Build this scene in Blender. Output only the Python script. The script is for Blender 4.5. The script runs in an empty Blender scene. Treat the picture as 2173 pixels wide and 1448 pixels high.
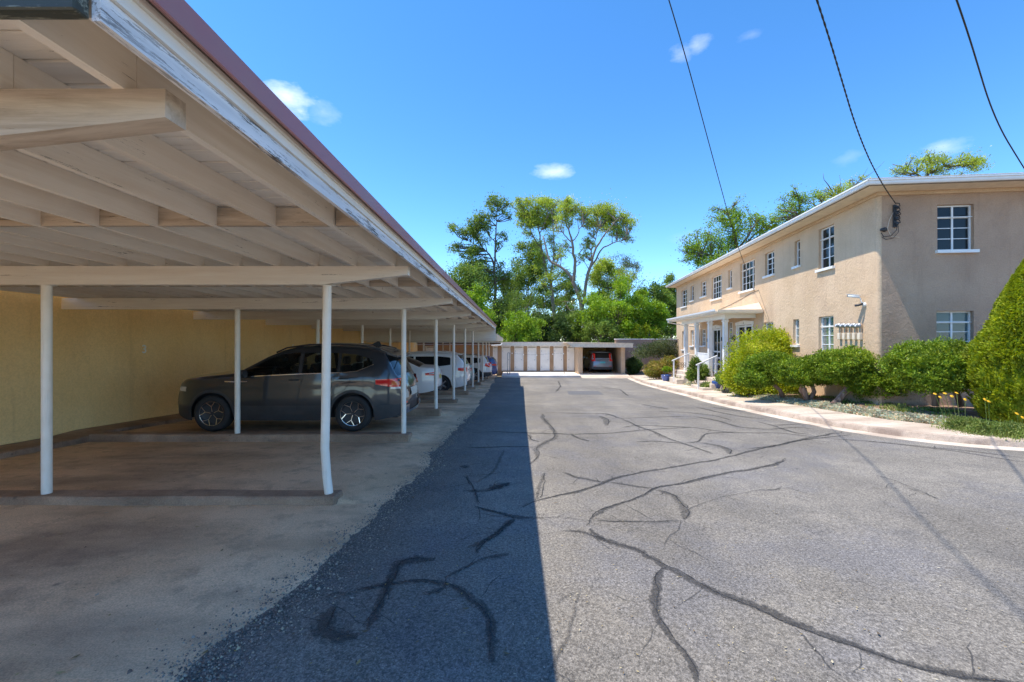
import bpy, math, random
import numpy as np
from mathutils import Vector, Matrix

# ------------------------------------------------------------------ camera, light, exposure
# the camera sits at the world origin (eye level z = 0), looking along +Y
S = bpy.context.scene
COL = S.collection
FPX, CX, CY = 920.0, 1093.0, 724.0
cam_d = bpy.data.cameras.new("camera")
cam_d.sensor_width = 36.0
cam_d.lens = FPX / 2173.0 * 36.0
cam_d.shift_x = -(CX - 1086.5) / 2173.0
cam_d.clip_start = 0.05
cam_d.clip_end = 1500.0
cam = bpy.data.objects.new("camera", cam_d)
COL.objects.link(cam)
cam.location = (0, 0, 0)
cam.rotation_euler = (math.radians(90), 0, 0)
S.camera = cam

SUN_DIR = Vector((-0.403, -0.012, 0.915)).normalized()      # towards the sun
SUN_EL = math.asin(SUN_DIR.z)
SUN_AZ = math.atan2(SUN_DIR.x, SUN_DIR.y)                     # clockwise from +Y
sun_d = bpy.data.lights.new("sun", 'SUN')
sun_d.energy = 2.35
sun_d.angle = math.radians(0.5)
sun_d.color = (1.0, 0.92, 0.79)
sun = bpy.data.objects.new("sun", sun_d)
COL.objects.link(sun)
sun.rotation_euler = SUN_DIR.to_track_quat('Z', 'Y').to_euler()

world = bpy.data.worlds.new("World")
S.world = world
world.use_nodes = True
SKY_STRENGTH = 0.132
EXPOSURE = 1.52
S.view_settings.view_transform = 'Standard'
S.view_settings.look = 'None'
S.view_settings.exposure = EXPOSURE
S.view_settings.gamma = 1.0
S.view_settings.use_curve_mapping = False
S.cycles.max_bounces = 14
S.cycles.diffuse_bounces = 7
S.cycles.transparent_max_bounces = 24
S.cycles.use_denoising = True


def build_world():
    nt = world.node_tree
    nt.nodes.clear()
    N, L = nt.nodes, nt.links
    out = N.new('ShaderNodeOutputWorld')
    bg = N.new('ShaderNodeBackground')
    bg.inputs['Strength'].default_value = SKY_STRENGTH
    sky = N.new('ShaderNodeTexSky')
    sky.sky_type = 'NISHITA'
    sky.sun_disc = False
    sky.sun_elevation = SUN_EL
    sky.sun_rotation = SUN_AZ
    sky.altitude = 2100
    sky.air_density = 0.88
    sky.dust_density = 0.25
    sky.ozone_density = 1.6
    hs = N.new('ShaderNodeHueSaturation')
    hs.inputs['Saturation'].default_value = 1.27
    hs.inputs['Hue'].default_value = 0.499
    hs.inputs['Value'].default_value = 1.0
    L.new(sky.outputs[0], hs.inputs['Color'])
    # small fair-weather clouds, each a soft patch of noise round one direction
    tc = N.new('ShaderNodeTexCoord')
    nz = N.new('ShaderNodeTexNoise')
    nz.inputs['Scale'].default_value = 9.0
    nz.inputs['Detail'].default_value = 7.0
    nz.inputs['Roughness'].default_value = 0.6
    mp = N.new('ShaderNodeMapping')
    mp.inputs['Scale'].default_value = (1, 1, 2.2)
    L.new(tc.outputs['Generated'], mp.inputs[0])
    L.new(mp.outputs[0], nz.inputs['Vector'])
    total = None
    for (px, py, w, h, s) in ((612, 206, .058, .030, .95), (1447, 116, .034, .022, .5), (1478, 98, .026, .016, .45), (1172, 366, .044, .018, .7),
                              (1600, 72, .034, .010, .2), (1997, 311, .036, .018, .45), (1805, 332, .034, .020, .22),
                              (685, 236, .040, .020, .3), (1445, 505, .05, .02, .12)):
        d = Vector(((px - CX) / FPX, 1.0, (CY - py) / FPX)).normalized()
        sub = N.new('ShaderNodeVectorMath'); sub.operation = 'SUBTRACT'
        L.new(tc.outputs['Generated'], sub.inputs[0])
        sub.inputs[1].default_value = d
        div = N.new('ShaderNodeVectorMath'); div.operation = 'DIVIDE'
        L.new(sub.outputs[0], div.inputs[0])
        div.inputs[1].default_value = (w, w, h)
        ln = N.new('ShaderNodeVectorMath'); ln.operation = 'LENGTH'
        L.new(div.outputs[0], ln.inputs[0])
        m1 = N.new('ShaderNodeMath'); m1.operation = 'MULTIPLY_ADD'      # noise*1.6 - 0.35 - dist
        L.new(nz.outputs[0], m1.inputs[0])
        m1.inputs[1].default_value = 3.2
        m1.inputs[2].default_value = -0.75
        m2 = N.new('ShaderNodeMath'); m2.operation = 'SUBTRACT'
        L.new(m1.outputs[0], m2.inputs[0]); L.new(ln.outputs[1], m2.inputs[1])
        m3 = N.new('ShaderNodeMath'); m3.operation = 'MULTIPLY'; m3.use_clamp = True
        L.new(m2.outputs[0], m3.inputs[0]); m3.inputs[1].default_value = 0.6 * s
        m4 = N.new('ShaderNodeMath'); m4.operation = 'MINIMUM'
        L.new(m3.outputs[0], m4.inputs[0]); m4.inputs[1].default_value = 0.85 * s
        if total is None:
            total = m4.outputs[0]
        else:
            a = N.new('ShaderNodeMath'); a.operation = 'MAXIMUM'
            L.new(total, a.inputs[0]); L.new(m4.outputs[0], a.inputs[1])
            total = a.outputs[0]
    mix = N.new('ShaderNodeMix'); mix.data_type = 'RGBA'
    L.new(total, mix.inputs['Factor'])
    L.new(hs.outputs[0], mix.inputs['A'])
    mix.inputs['B'].default_value = (4.9, 5.0, 5.6, 1)
    L.new(mix.outputs['Result'], bg.inputs['Color'])
    L.new(bg.outputs[0], out.inputs['Surface'])


build_world()
random.seed(7)
RNG = np.random.default_rng(11)

# ------------------------------------------------------------------ the lie of the land
GY = [-20, 0, 4.5, 7.7, 10.9, 14.1, 17.3, 20.5, 23.7, 27, 32, 80]
GZ = [-1.6, -1.66, -1.70, -1.79, -1.88, -2.02, -2.15, -2.29, -2.41, -2.53, -2.72, -2.78]


def g(y):
    """height of the driveway at distance y"""
    return float(sum(np.interp(y + d, GY, GZ) for d in (-1.2, -.6, 0, .6, 1.2)) / 5)


ROW = [1.40 + 3.17 * i for i in range(11)]        # post rows: 4.57, 7.74, ...
ROW0 = 1.40


def saw(y):
    """each bay starts a little above the end of the bay before it"""
    if y < ROW[1] or y > 33:
        return 0.0
    t = (y - ROW[1]) / 3.17
    n = int(t)
    return (0.045 if n == 0 else 0.09) * (1 - (t - n)) ** 1.2


def bay(x, y):
    b = min(1.0, max(0.0, (-1.55 - x) / 0.4))
    return g(y) + saw(y) * b + 0.004


def W(px, py, y):
    return ((px - CX) / FPX * y, y, (CY - py) / FPX * y)


def on_ground(px, py, dz=0.0):
    y = 8.0
    for _ in range(40):
        y = 0.5 * y + 0.5 * FPX * -(g(y) + dz) / max(py - CY, 1.0)
    return ((px - CX) / FPX * y, y, g(y) + dz)


# ------------------------------------------------------------------ object helpers
def tag(o, label=None, cat=None, group=None, kind=None):
    if label: o['label'] = label
    if cat: o['category'] = cat
    if group: o['group'] = group
    if kind: o['kind'] = kind
    return o


def thing(name, label=None, cat=None, loc=(0, 0, 0), rz=0.0, group=None, kind=None):
    o = bpy.data.objects.new(name, None)
    o.empty_display_size = 0.2
    COL.objects.link(o)
    o.location = loc
    o.rotation_euler = (0, 0, rz)
    return tag(o, label, cat, group, kind)


def link(name, me, parent=None, loc=None, rot=None, world=False):
    o = bpy.data.objects.new(name, me)
    COL.objects.link(o)
    if parent is not None:
        o.parent = parent
        if world:
            o.location = -Vector(parent.location)
    if loc is not None:
        o.location = Vector(loc) + (Vector(o.location) if world and parent is not None else Vector())
    if rot is not None:
        o.rotation_euler = rot
    return o


def copy_thing(root, loc=None, rz=None, label=None):
    r = root.copy(); COL.objects.link(r)
    if loc is not None: r.location = loc
    if rz is not None: r.rotation_euler = (0, 0, rz)
    if label: r['label'] = label
    for ch in list(root.children):
        c = ch.copy(); COL.objects.link(c); c.parent = r
        for gch in list(ch.children):
            d = gch.copy(); COL.objects.link(d); d.parent = c
    return r


class MB:
    def __init__(s):
        s.v = []; s.f = []; s.mi = []

    def add(s, vs, fs, mi=0):
        n = len(s.v)
        s.v.extend([tuple(v) for v in vs])
        for f in fs:
            s.f.append(tuple(i + n for i in f)); s.mi.append(mi)
        return s

    def box(s, x0, x1, y0, y1, z0, z1, mi=0):
        vs = [(x0, y0, z0), (x1, y0, z0), (x1, y1, z0), (x0, y1, z0), (x0, y0, z1), (x1, y0, z1), (x1, y1, z1), (x0, y1, z1)]
        return s.add(vs, [(0, 3, 2, 1), (4, 5, 6, 7), (0, 1, 5, 4), (1, 2, 6, 5), (2, 3, 7, 6), (3, 0, 4, 7)], mi)

    def hexa(s, vs, mi=0):
        return s.add(vs, [(0, 3, 2, 1), (4, 5, 6, 7), (0, 1, 5, 4), (1, 2, 6, 5), (2, 3, 7, 6), (3, 0, 4, 7)], mi)

    def bbox(s, x0, x1, y0, y1, z0, z1, b=0.01, mi=0):
        """box with chamfered edges"""
        vs = []
        for (ix, iy, iz) in ((0, 0, 0), (1, 0, 0), (1, 1, 0), (0, 1, 0), (0, 0, 1), (1, 0, 1), (1, 1, 1), (0, 1, 1)):
            x = x1 if ix else x0; y = y1 if iy else y0; z = z1 if iz else z0
            dx = -b if ix else b; dy = -b if iy else b; dz = -b if iz else b
            vs += [(x + dx, y + dy, z), (x + dx, y, z + dz), (x, y + dy, z + dz)]   # z face, y face, x face
        fs = [(0, 9, 6, 3), (12, 15, 18, 21), (1, 4, 16, 13), (5, 8, 20, 17), (7, 10, 22, 19), (11, 2, 14, 23)]
        # edges
        fs += [(0, 3, 4, 1), (3, 6, 8, 5), (6, 9, 10, 7), (9, 0, 2, 11),
               (12, 13, 16, 15), (15, 17, 20, 18), (18, 19, 22, 21), (21, 23, 14, 12),
               (1, 13, 14, 2), (4, 5, 17, 16), (7, 19, 20, 8), (10, 11, 23, 22)]
        fs += [(0, 1, 2), (3, 5, 4), (6, 8, 7), (9, 10, 11), (12, 14, 13), (15, 16, 17), (18, 20, 19), (21, 22, 23)]
        return s.add(vs, fs, mi)

    def bar(s, a, b, w, h, mi=0, up=(0, 0, 1)):
        a = Vector(a); b = Vector(b)
        d = (b - a).normalized(); u = Vector(up)
        if abs(d.dot(u)) > .98: u = Vector((1, 0, 0))
        r = d.cross(u).normalized(); u = r.cross(d).normalized()
        vs = []
        for p in (a, b):
            for (i, j) in ((-1, -1), (1, -1), (1, 1), (-1, 1)):
                vs.append(p + r * i * w / 2 + u * j * h / 2)
        return s.add(vs, [(0, 1, 2, 3), (7, 6, 5, 4), (0, 4, 5, 1), (1, 5, 6, 2), (2, 6, 7, 3), (3, 7, 4, 0)], mi)

    def tube(s, pts, r, n=8, mi=0, cap=True):
        pts = [Vector(p) for p in pts]
        rs = r if isinstance(r, (list, tuple)) else [r] * len(pts)
        vs = []; fs = []
        prev = None
        for i, p in enumerate(pts):
            if i == 0: d = pts[1] - p
            elif i == len(pts) - 1: d = p - pts[-2]
            else: d = (pts[i + 1] - p).normalized() + (p - pts[i - 1]).normalized()
            d.normalize()
            if prev is None:
                u = Vector((0, 0, 1)) if abs(d.z) < .9 else Vector((1, 0, 0))
                u = (u - d * u.dot(d)).normalized()
            else:
                u = (prev - d * prev.dot(d)).normalized()
            prev = u
            w = d.cross(u)
            for k in range(n):
                a = 2 * math.pi * k / n
                vs.append(p + (u * math.cos(a) + w * math.sin(a)) * rs[i])
        for i in range(len(pts) - 1):
            for k in range(n):
                k2 = (k + 1) % n
                fs.append((i * n + k, i * n + k2, (i + 1) * n + k2, (i + 1) * n + k))
        if cap:
            fs.append(tuple(range(n - 1, -1, -1)))
            fs.append(tuple((len(pts) - 1) * n + k for k in range(n)))
        return s.add(vs, fs, mi)

    def lathe(s, prof, n=24, origin=(0, 0, 0), axis='z', mi=0):
        """prof: list of (r, h)"""
        vs = []; fs = []
        ox, oy, oz = origin
        for (r, h) in prof:
            for k in range(n):
                a = 2 * math.pi * k / n
                c, d = r * math.cos(a), r * math.sin(a)
                if axis == 'z': vs.append((ox + c, oy + d, oz + h))
                elif axis == 'y': vs.append((ox + c, oy + h, oz + d))
                else: vs.append((ox + h, oy + c, oz + d))
        for i in range(len(prof) - 1):
            for k in range(n):
                k2 = (k + 1) % n
                fs.append((i * n + k, i * n + k2, (i + 1) * n + k2, (i + 1) * n + k))
        return s.add(vs, fs, mi)

    def mesh(s, name, mats, smooth=False, angle=None):
        me = bpy.data.meshes.new(name)
        me.from_pydata(s.v, [], s.f)
        for m in (mats if isinstance(mats, (list, tuple)) else [mats]):
            me.materials.append(m)
        if len(set(s.mi)) > 1:
            me.polygons.foreach_set('material_index', s.mi)
        if smooth:
            me.polygons.foreach_set('use_smooth', [True] * len(me.polygons))
        if angle is not None:
            me.polygons.foreach_set('use_smooth', [True] * len(me.polygons))
            me.set_sharp_from_angle(angle=math.radians(angle))
        me.update()
        return me

    def build(s, name, mats, parent=None, smooth=False, world=False, angle=None, **k):
        return link(name, s.mesh(name, mats, smooth, angle), parent, world=world, **k)


def np_mesh(name, verts, quads, mat, smooth=False):
    """fast mesh of quads (or triangles) from arrays"""
    me = bpy.data.meshes.new(name)
    nv, nf, k = len(verts), len(quads), quads.shape[1]
    me.vertices.add(nv); me.loops.add(nf * k); me.polygons.add(nf)
    me.vertices.foreach_set('co', np.asarray(verts, dtype=np.float32).ravel())
    me.loops.foreach_set('vertex_index', np.asarray(quads, dtype=np.int32).ravel())
    me.polygons.foreach_set('loop_start', np.arange(0, nf * k, k, dtype=np.int32))
    if smooth: me.polygons.foreach_set('use_smooth', np.ones(nf, dtype=bool))
    me.materials.append(mat)
    me.update(calc_edges=True)
    return me


# ------------------------------------------------------------------ materials
class MT:
    def __init__(s, name):
        s.m = bpy.data.materials.new(name); s.m.use_nodes = True
        s.nt = s.m.node_tree; s.nt.nodes.clear()
        s.out = s.nt.nodes.new('ShaderNodeOutputMaterial')
        s.b = s.nt.nodes.new('ShaderNodeBsdfPrincipled')
        s.nt.links.new(s.b.outputs[0], s.out.inputs[0])
        s.tc = s.nt.nodes.new('ShaderNodeTexCoord')

    def n(s, t, **kw):
        nd = s.nt.nodes.new(t)
        for k, v in kw.items(): setattr(nd, k, v)
        return nd

    def l(s, a, b): s.nt.links.new(a, b)

    def vec(s, scale=(1, 1, 1), src='Object', loc=(0, 0, 0), rnd=False):
        mp = s.n('ShaderNodeMapping'); mp.inputs['Scale'].default_value = scale
        mp.inputs['Location'].default_value = loc
        s.l(s.tc.outputs[src], mp.inputs[0])
        if rnd:
            oi = s.n('ShaderNodeObjectInfo')
            mu = s.n('ShaderNodeMath', operation='MULTIPLY'); mu.inputs[1].default_value = 37.0
            s.l(oi.outputs['Random'], mu.inputs[0])
            s.l(mu.outputs[0], mp.inputs['Location'])
        return mp.outputs[0]

    def noise(s, scale, detail=4, rough=.55, vec=None, dist=0.0):
        nd = s.n('ShaderNodeTexNoise')
        nd.inputs['Scale'].default_value = scale; nd.inputs['Detail'].default_value = detail
        nd.inputs['Roughness'].default_value = rough; nd.inputs['Distortion'].default_value = dist
        s.l(vec if vec is not None else s.tc.outputs['Object'], nd.inputs['Vector'])
        # stretch the values: layered noise bunches round one half
        k = 1.45 + max(0, rough - .5) * 3.2
        m = s.n('ShaderNodeMath', operation='MULTIPLY_ADD', use_clamp=True)
        m.inputs[1].default_value = k; m.inputs[2].default_value = .5 - .5 * k
        s.l(nd.outputs[0], m.inputs[0])
        return m.outputs[0]

    def voro(s, scale, feature='F1', vec=None, out=0):
        nd = s.n('ShaderNodeTexVoronoi', feature=feature)
        nd.inputs['Scale'].default_value = scale
        s.l(vec if vec is not None else s.tc.outputs['Object'], nd.inputs['Vector'])
        return nd.outputs[out]

    def ramp(s, src, stops, interp='LINEAR'):
        r = s.n('ShaderNodeValToRGB'); r.color_ramp.interpolation = interp
        e = r.color_ramp.elements
        while len(e) < len(stops): e.new(0.5)
        for i, (p, c) in enumerate(stops):
            e[i].position = p
            e[i].color = tuple(c) + (1,) if not isinstance(c, (int, float)) else (c, c, c, 1)
        s.l(src, r.inputs[0])
        return r.outputs[0]

    def mix(s, fac, a, b, mode='MIX'):
        m = s.n('ShaderNodeMix', data_type='RGBA', blend_type=mode)
        for k, v in (('Factor', fac), ('A', a), ('B', b)):
            i = m.inputs[k] if k != 'Factor' else m.inputs[0]
            if isinstance(v, (int, float)):
                i.default_value = v if k == 'Factor' else (v, v, v, 1)
            elif isinstance(v, tuple): i.default_value = tuple(v) + (1,)
            else: s.l(v, i)
        return m.outputs['Result']

    def math(s, op, a, b=0.0, clamp=False):
        m = s.n('ShaderNodeMath', operation=op, use_clamp=clamp)
        for k, v in ((0, a), (1, b)):
            if isinstance(v, (int, float)): m.inputs[k].default_value = v
            else: s.l(v, m.inputs[k])
        return m.outputs[0]

    def bump(s, h, strength=.3, dist=.01, prev=None):
        b = s.n('ShaderNodeBump'); b.inputs['Strength'].default_value = strength; b.inputs['Distance'].default_value = dist
        s.l(h, b.inputs['Height'])
        if prev is not None: s.l(prev, b.inputs['Normal'])
        s.l(b.outputs[0], s.b.inputs['Normal'])
        return b.outputs[0]

    def set(s, col=None, rough=None, metal=None, spec=None):
        for k, v in (('Base Color', col), ('Roughness', rough), ('Metallic', metal), ('Specular IOR Level', spec)):
            if v is None: continue
            if isinstance(v, (int, float)): s.b.inputs[k].default_value = v
            elif isinstance(v, tuple): s.b.inputs[k].default_value = tuple(v) + (1,)
            else: s.l(v, s.b.inputs[k])
        return s.m


def simple(name, col, rough=.6, metal=0.0, var=.12, scale=6, bump=0.0, bscale=40, spec=.5, rnd=False):
    t = MT(name)
    v = t.vec(rnd=rnd)
    n = t.noise(scale, 5, .6, v)
    c = t.ramp(n, [(.25, tuple(x * (1 - var) for x in col)), (.75, tuple(min(1, x * (1 + var)) for x in col))])
    if bump: t.bump(t.noise(bscale, 5, .6, v), bump, .004)
    return t.set(c, rough, metal, spec)


def m_asphalt():
    t = MT('asphalt')
    v = t.vec()
    big = t.noise(.45, 4, .6, v)
    mid = t.noise(2.2, 6, .65, v)
    base = t.ramp(big, [(.25, (.150, .135, .115)), (.75, (.205, .186, .158))])
    base = t.mix(t.ramp(mid, [(.35, .0), (.75, .45)]), base, (.122, .112, .101))
    # bluish worn patches
    bl = t.noise(.9, 5, .7, t.vec(loc=(7, 3, 1)))
    near = t.ramp(bl, [(.5, 0.0), (.85, .55)])
    base = t.mix(near, base, (.125, .122, .130))
    # wheel-polished lanes and drips of oil
    lane = t.noise(1.0, 3, .5, t.vec(scale=(1.1, .10, 1), loc=(3, 0, 0)))
    base = t.mix(.8, base, t.ramp(lane, [(.3, .86), (.7, 1.12)]), 'MULTIPLY')
    oil = t.voro(1.7, vec=t.vec(loc=(.3, .8, 0)))
    base = t.mix(t.ramp(oil, [(.02, .7), (.06, 0.0)]), base, (.05, .047, .045))
    pat = t.noise(.8, 2, .5, t.vec(loc=(21, 2, 0)))
    base = t.mix(t.ramp(pat, [(.70, 0.0), (.72, .22)]), base, (.09, .085, .08))
    stone = t.voro(150, vec=v, out=1)
    hs = t.n('ShaderNodeHueSaturation'); hs.inputs['Saturation'].default_value = .12; hs.inputs['Value'].default_value = 1.0
    t.l(stone, hs.inputs['Color'])
    sp = t.ramp(hs.outputs[0], [(.15, .52), (.5, .92), (.82, 1.3), (.97, 2.1)])
    c = t.mix(.7, base, sp, 'MULTIPLY')
    f2 = t.noise(55, 4, .7, v)
    c = t.mix(.75, c, t.ramp(f2, [(.3, .55), (.5, 1.0), (.72, 1.35)]), 'MULTIPLY')
    # hairline crazing
    cr = t.voro(2.3, 'DISTANCE_TO_EDGE', t.vec(loc=(2, 2, 0)))
    wob = t.noise(3.0, 6, .7, v)
    crm = t.math('ADD', cr, t.math('MULTIPLY', t.math('SUBTRACT', wob, .5), .22))
    line = t.ramp(t.math('ABSOLUTE', crm), [(.0, .42), (.008, 1.0)])
    gate = t.ramp(t.noise(.6, 2, .5, t.vec(loc=(11, 5, 0))), [(.42, 0.0), (.55, 1.0)])
    c = t.mix(gate, c, t.mix(1.0, c, line, 'MULTIPLY'))
    cr2 = t.math('ABSOLUTE', t.math('ADD', t.voro(6.0, 'DISTANCE_TO_EDGE', t.vec(loc=(5, 1, 0))), t.math('MULTIPLY', t.math('SUBTRACT', t.noise(7, 6, .7, v), .5), .2)))
    g2 = t.ramp(t.noise(.7, 3, .5, t.vec(loc=(1, 15, 0))), [(.55, 0.0), (.66, .9)])
    c = t.mix(g2, c, t.mix(1.0, c, t.ramp(cr2, [(0, .5), (.012, 1.0)]), 'MULTIPLY'))
    t.bump(t.voro(150, vec=v, out=0), .5, .005)
    return t.set(c, .88, 0, .35)


def m_concrete(name, a, b, stain=(.07, .055, .045), sc=1.0, st=.5, bump=.25):
    t = MT(name)
    v = t.vec()
    big = t.noise(.8 * sc, 6, .62, v)
    c = t.ramp(big, [(.3, a), (.7, b)])
    s1 = t.noise(.55 * sc, 5, .6, t.vec(scale=(.6, 1.6, 1), loc=(3, 9, 2)))
    c = t.mix(t.ramp(s1, [(.48, 0.0), (.72, st)]), c, stain)
    s2 = t.noise(3.5 * sc, 6, .7, t.vec(loc=(5, 1, 2)))
    c = t.mix(t.ramp(s2, [(.55, 0.0), (.78, st * .6)]), c, stain)
    sp = t.noise(90, 3, .7, v)
    c = t.mix(.6, c, t.ramp(sp, [(.3, .72), (.7, 1.22)]), 'MULTIPLY')
    # drips and spots
    vo = t.voro(2.6, vec=t.vec(loc=(1, 4, 0)))
    c = t.mix(t.ramp(vo, [(.03, .7), (.07, 0.0)]), c, stain)
    n2 = t.bump(t.noise(60, 5, .7, v), bump, .006)
    t.bump(t.noise(6, 4, .6, v), bump, .02, n2)
    return t.set(c, .85, 0, .3)


def m_stucco(name, a, b, rough_bump=.4, trowel=.25, stain=None):
    t = MT(name)
    v = t.vec()
    c = t.ramp(t.noise(.9, 5, .55, v), [(.3, a), (.7, b)])
    if stain is not None:
        w = t.noise(1.4, 6, .65, t.vec(scale=(1, 1, .45), loc=(4, 2, 8)))
        c = t.mix(t.ramp(w, [(.55, 0.0), (.9, .45)]), c, stain)
        w = t.noise(2.0, 6, .6, t.vec(scale=(3.2, 3.2, .22), loc=(1, 7, 3)))
        c = t.mix(t.ramp(w, [(.62, 0.0), (.95, .5)]), c, stain)
        ed = t.voro(.55, 'DISTANCE_TO_EDGE', t.vec(loc=(2, 1, 5)))
        wob = t.noise(2.5, 6, .7, v)
        ln = t.math('ABSOLUTE', t.math('ADD', ed, t.math('MULTIPLY', t.math('SUBTRACT', wob, .5), .25)))
        gate = t.ramp(t.noise(.5, 2, .5, t.vec(loc=(9, 9, 9))), [(.5, 0.0), (.62, .35)])
        c = t.mix(t.math('MULTIPLY', gate, t.ramp(ln, [(0, 1.0), (.006, 0.0)])), c, tuple(x * .45 for x in a))
    c = t.mix(.35, c, t.ramp(t.noise(35, 4, .7, v), [(.3, .8), (.7, 1.15)]), 'MULTIPLY')
    n1 = t.bump(t.noise(70, 5, .7, v), rough_bump, .006)
    t.bump(t.noise(7, 6, .68, v, 1.2), trowel, .05, n1)
    return t.set(c, .9, 0, .2)


def m_wood(name, a, b, along='y', peel=.5, dark=(.16, .12, .085), rnd=True, sheen=.55, kn=.5):
    """painted, weathered timber: grain runs along one axis"""
    t = MT(name)
    sc = {'x': (.6, 9, 9), 'y': (9, .6, 9), 'z': (9, 9, .6)}[along]
    v = t.vec(scale=sc, rnd=rnd)
    v2 = t.vec(scale=tuple(x * .35 for x in sc), rnd=rnd)
    gr = t.noise(2.2, 8, .7, v, .4)
    c = t.ramp(gr, [(.3, a), (.7, b)])
    big = t.noise(1.1, 4, .6, v2)
    c = t.mix(t.ramp(big, [(.5, 0.0), (.75, .35)]), c, tuple(x * .72 for x in (a[0] * 1.08, a[1] * .92, a[2] * .8)))
    pl = t.noise(3.4, 9, .82, v)
    lo = .80 - .13 * peel
    gate = t.ramp(t.noise(.9, 3, .5, t.vec(rnd=rnd)), [(.52 - .14 * peel, 0.0), (.68 - .12 * peel, 1.0)])
    pk = t.math('MULTIPLY', t.ramp(pl, [(lo, 0.0), (lo + .035, .95)]), gate)
    c = t.mix(pk, c, dark)
    vo = t.voro(1.3, vec=t.vec(rnd=rnd, scale=(1.2, 1.2, 1.2)))
    c = t.mix(t.ramp(vo, [(.022, kn), (.05, 0.0)]), c, (.22, .13, .06))
    hgt = t.math('SUBTRACT', gr, t.math('MULTIPLY', pk, .6))
    t.bump(hgt, .35, .004)
    return t.set(c, sheen, 0, .35)


def m_leaf(name, cols, trans=.35, rough=.5, clump=2.0):
    t = MT(name)
    gm = t.n('ShaderNodeNewGeometry')
    c = t.ramp(gm.outputs['Random Per Island'], [(i / (len(cols) - 1), x) for i, x in enumerate(cols)])
    nz = t.noise(clump, 3, .5, t.vec())
    c = t.mix(.6, c, t.ramp(nz, [(.25, .45), (.75, 1.5)]), 'MULTIPLY')
    t.set(c, rough, 0, .3)
    trans = min(.5, trans + .07)
    tr = t.n('ShaderNodeBsdfTranslucent')
    hs = t.n('ShaderNodeHueSaturation'); hs.inputs['Value'].default_value = 1.25; hs.inputs['Saturation'].default_value = 1.1
    hs.inputs['Hue'].default_value = .488
    t.l(c, hs.inputs['Color']); t.l(hs.outputs[0], tr.inputs[0])
    ms = t.n('ShaderNodeMixShader'); ms.inputs[0].default_value = trans
    t.l(t.b.outputs[0], ms.inputs[1]); t.l(tr.outputs[0], ms.inputs[2]); t.l(ms.outputs[0], t.out.inputs[0])
    return t.m


def m_glass(name, col=(.02, .028, .035), alpha=1.0, rough=.03):
    t = MT(name)
    v = t.vec()
    t.bump(t.noise(1.3, 3, .5, v), .12, .03)
    t.set(col, rough, 0, .3)
    if alpha < 1:
        tr = t.n('ShaderNodeBsdfTransparent'); tr.inputs[0].default_value = (.55, .6, .58, 1)
        fr = t.n('ShaderNodeFresnel'); fr.inputs[0].default_value = 1.45
        gl = t.n('ShaderNodeBsdfGlossy'); gl.inputs['Roughness'].default_value = .02
        ms = t.n('ShaderNodeMixShader')
        t.l(fr.outputs[0], ms.inputs[0]); t.l(tr.outputs[0], ms.inputs[1]); t.l(gl.outputs[0], ms.inputs[2])
        m2 = t.n('ShaderNodeMixShader'); m2.inputs[0].default_value = 1 - alpha
        t.l(t.b.outputs[0], m2.inputs[1]); t.l(ms.outputs[0], m2.inputs[2])
        t.l(m2.outputs[0], t.out.inputs[0])
    return t.m


def m_paint(name, col, rough=.3, coat=.8, metal=0.0, dirt=.15):
    t = MT(name)
    n = t.noise(2.5, 5, .6, t.vec())
    c = t.mix(t.ramp(n, [(.4, 0.0), (.8, dirt)]), col, (.30, .24, .18))
    t.set(c, rough, metal, .5)
    t.b.inputs['Coat Weight'].default_value = coat
    t.b.inputs['Coat Roughness'].default_value = .06
    return t.m


M = {}
M['asphalt'] = m_asphalt()
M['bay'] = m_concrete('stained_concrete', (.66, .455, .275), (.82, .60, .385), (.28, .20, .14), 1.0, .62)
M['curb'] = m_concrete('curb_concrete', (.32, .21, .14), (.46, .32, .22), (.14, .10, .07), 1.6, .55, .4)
M['walk'] = m_concrete('pale_concrete', (.56, .475, .385), (.68, .585, .48), (.30, .21, .155), 1.2, .5, .35)
M['kerb'] = m_concrete('worn_kerb', (.38, .295, .23), (.54, .44, .355), (.22, .16, .13), 2.4, .6, .5)
M['platform'] = m_concrete('white_concrete', (.66, .62, .58), (.78, .75, .70), (.4, .32, .26), 1.2, .3, .2)
M['yellow'] = m_stucco('ochre_stucco', (.93, .64, .28), (.97, .70, .33), .15, .15, (.74, .50, .24))
M['brown'] = m_stucco('brown_stucco', (.34, .22, .13), (.42, .28, .175), .3, .2)
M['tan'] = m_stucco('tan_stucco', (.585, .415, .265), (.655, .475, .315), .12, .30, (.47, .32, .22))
M['tan_shaded'] = m_stucco('shaded_tan_stucco', (.44, .295, .20), (.51, .35, .24), .15, .5, (.34, .22, .15))  # darker copy of tan, shade of the south wall put into the colour
M['sitewall'] = m_stucco('rose_brown_stucco', (.33, .22, .16), (.42, .29, .22), .3, .25)
M['cream'] = m_wood('cream_paint', (.84, .77, .66), (.90, .84, .74), 'y', .4)
M['cream_x'] = m_wood('cream_paint_cross', (.82, .76, .66), (.88, .83, .73), 'x', .35)
M['plank'] = m_wood('plank_paint', (.82, .76, .67), (.88, .82, .74), 'x', .3)
M['fascia'] = m_wood('peeling_white_paint', (.70, .71, .72), (.84, .84, .84), 'y', 1.55, (.10, .085, .07))
M['graywood'] = m_wood('weathered_timber', (.07, .075, .05), (.36, .36, .28), 'x', 2.6, (.04, .045, .035))
M['beamgray'] = m_wood('greyed_beam_paint', (.42, .34, .26), (.60, .51, .41), 'x', .7)
M['white'] = simple('white_paint', (.80, .79, .76), .45, var=.05, scale=3)
M['door'] = simple('white_door_paint', (.80, .77, .71), .5, var=.06, scale=2)
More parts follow.
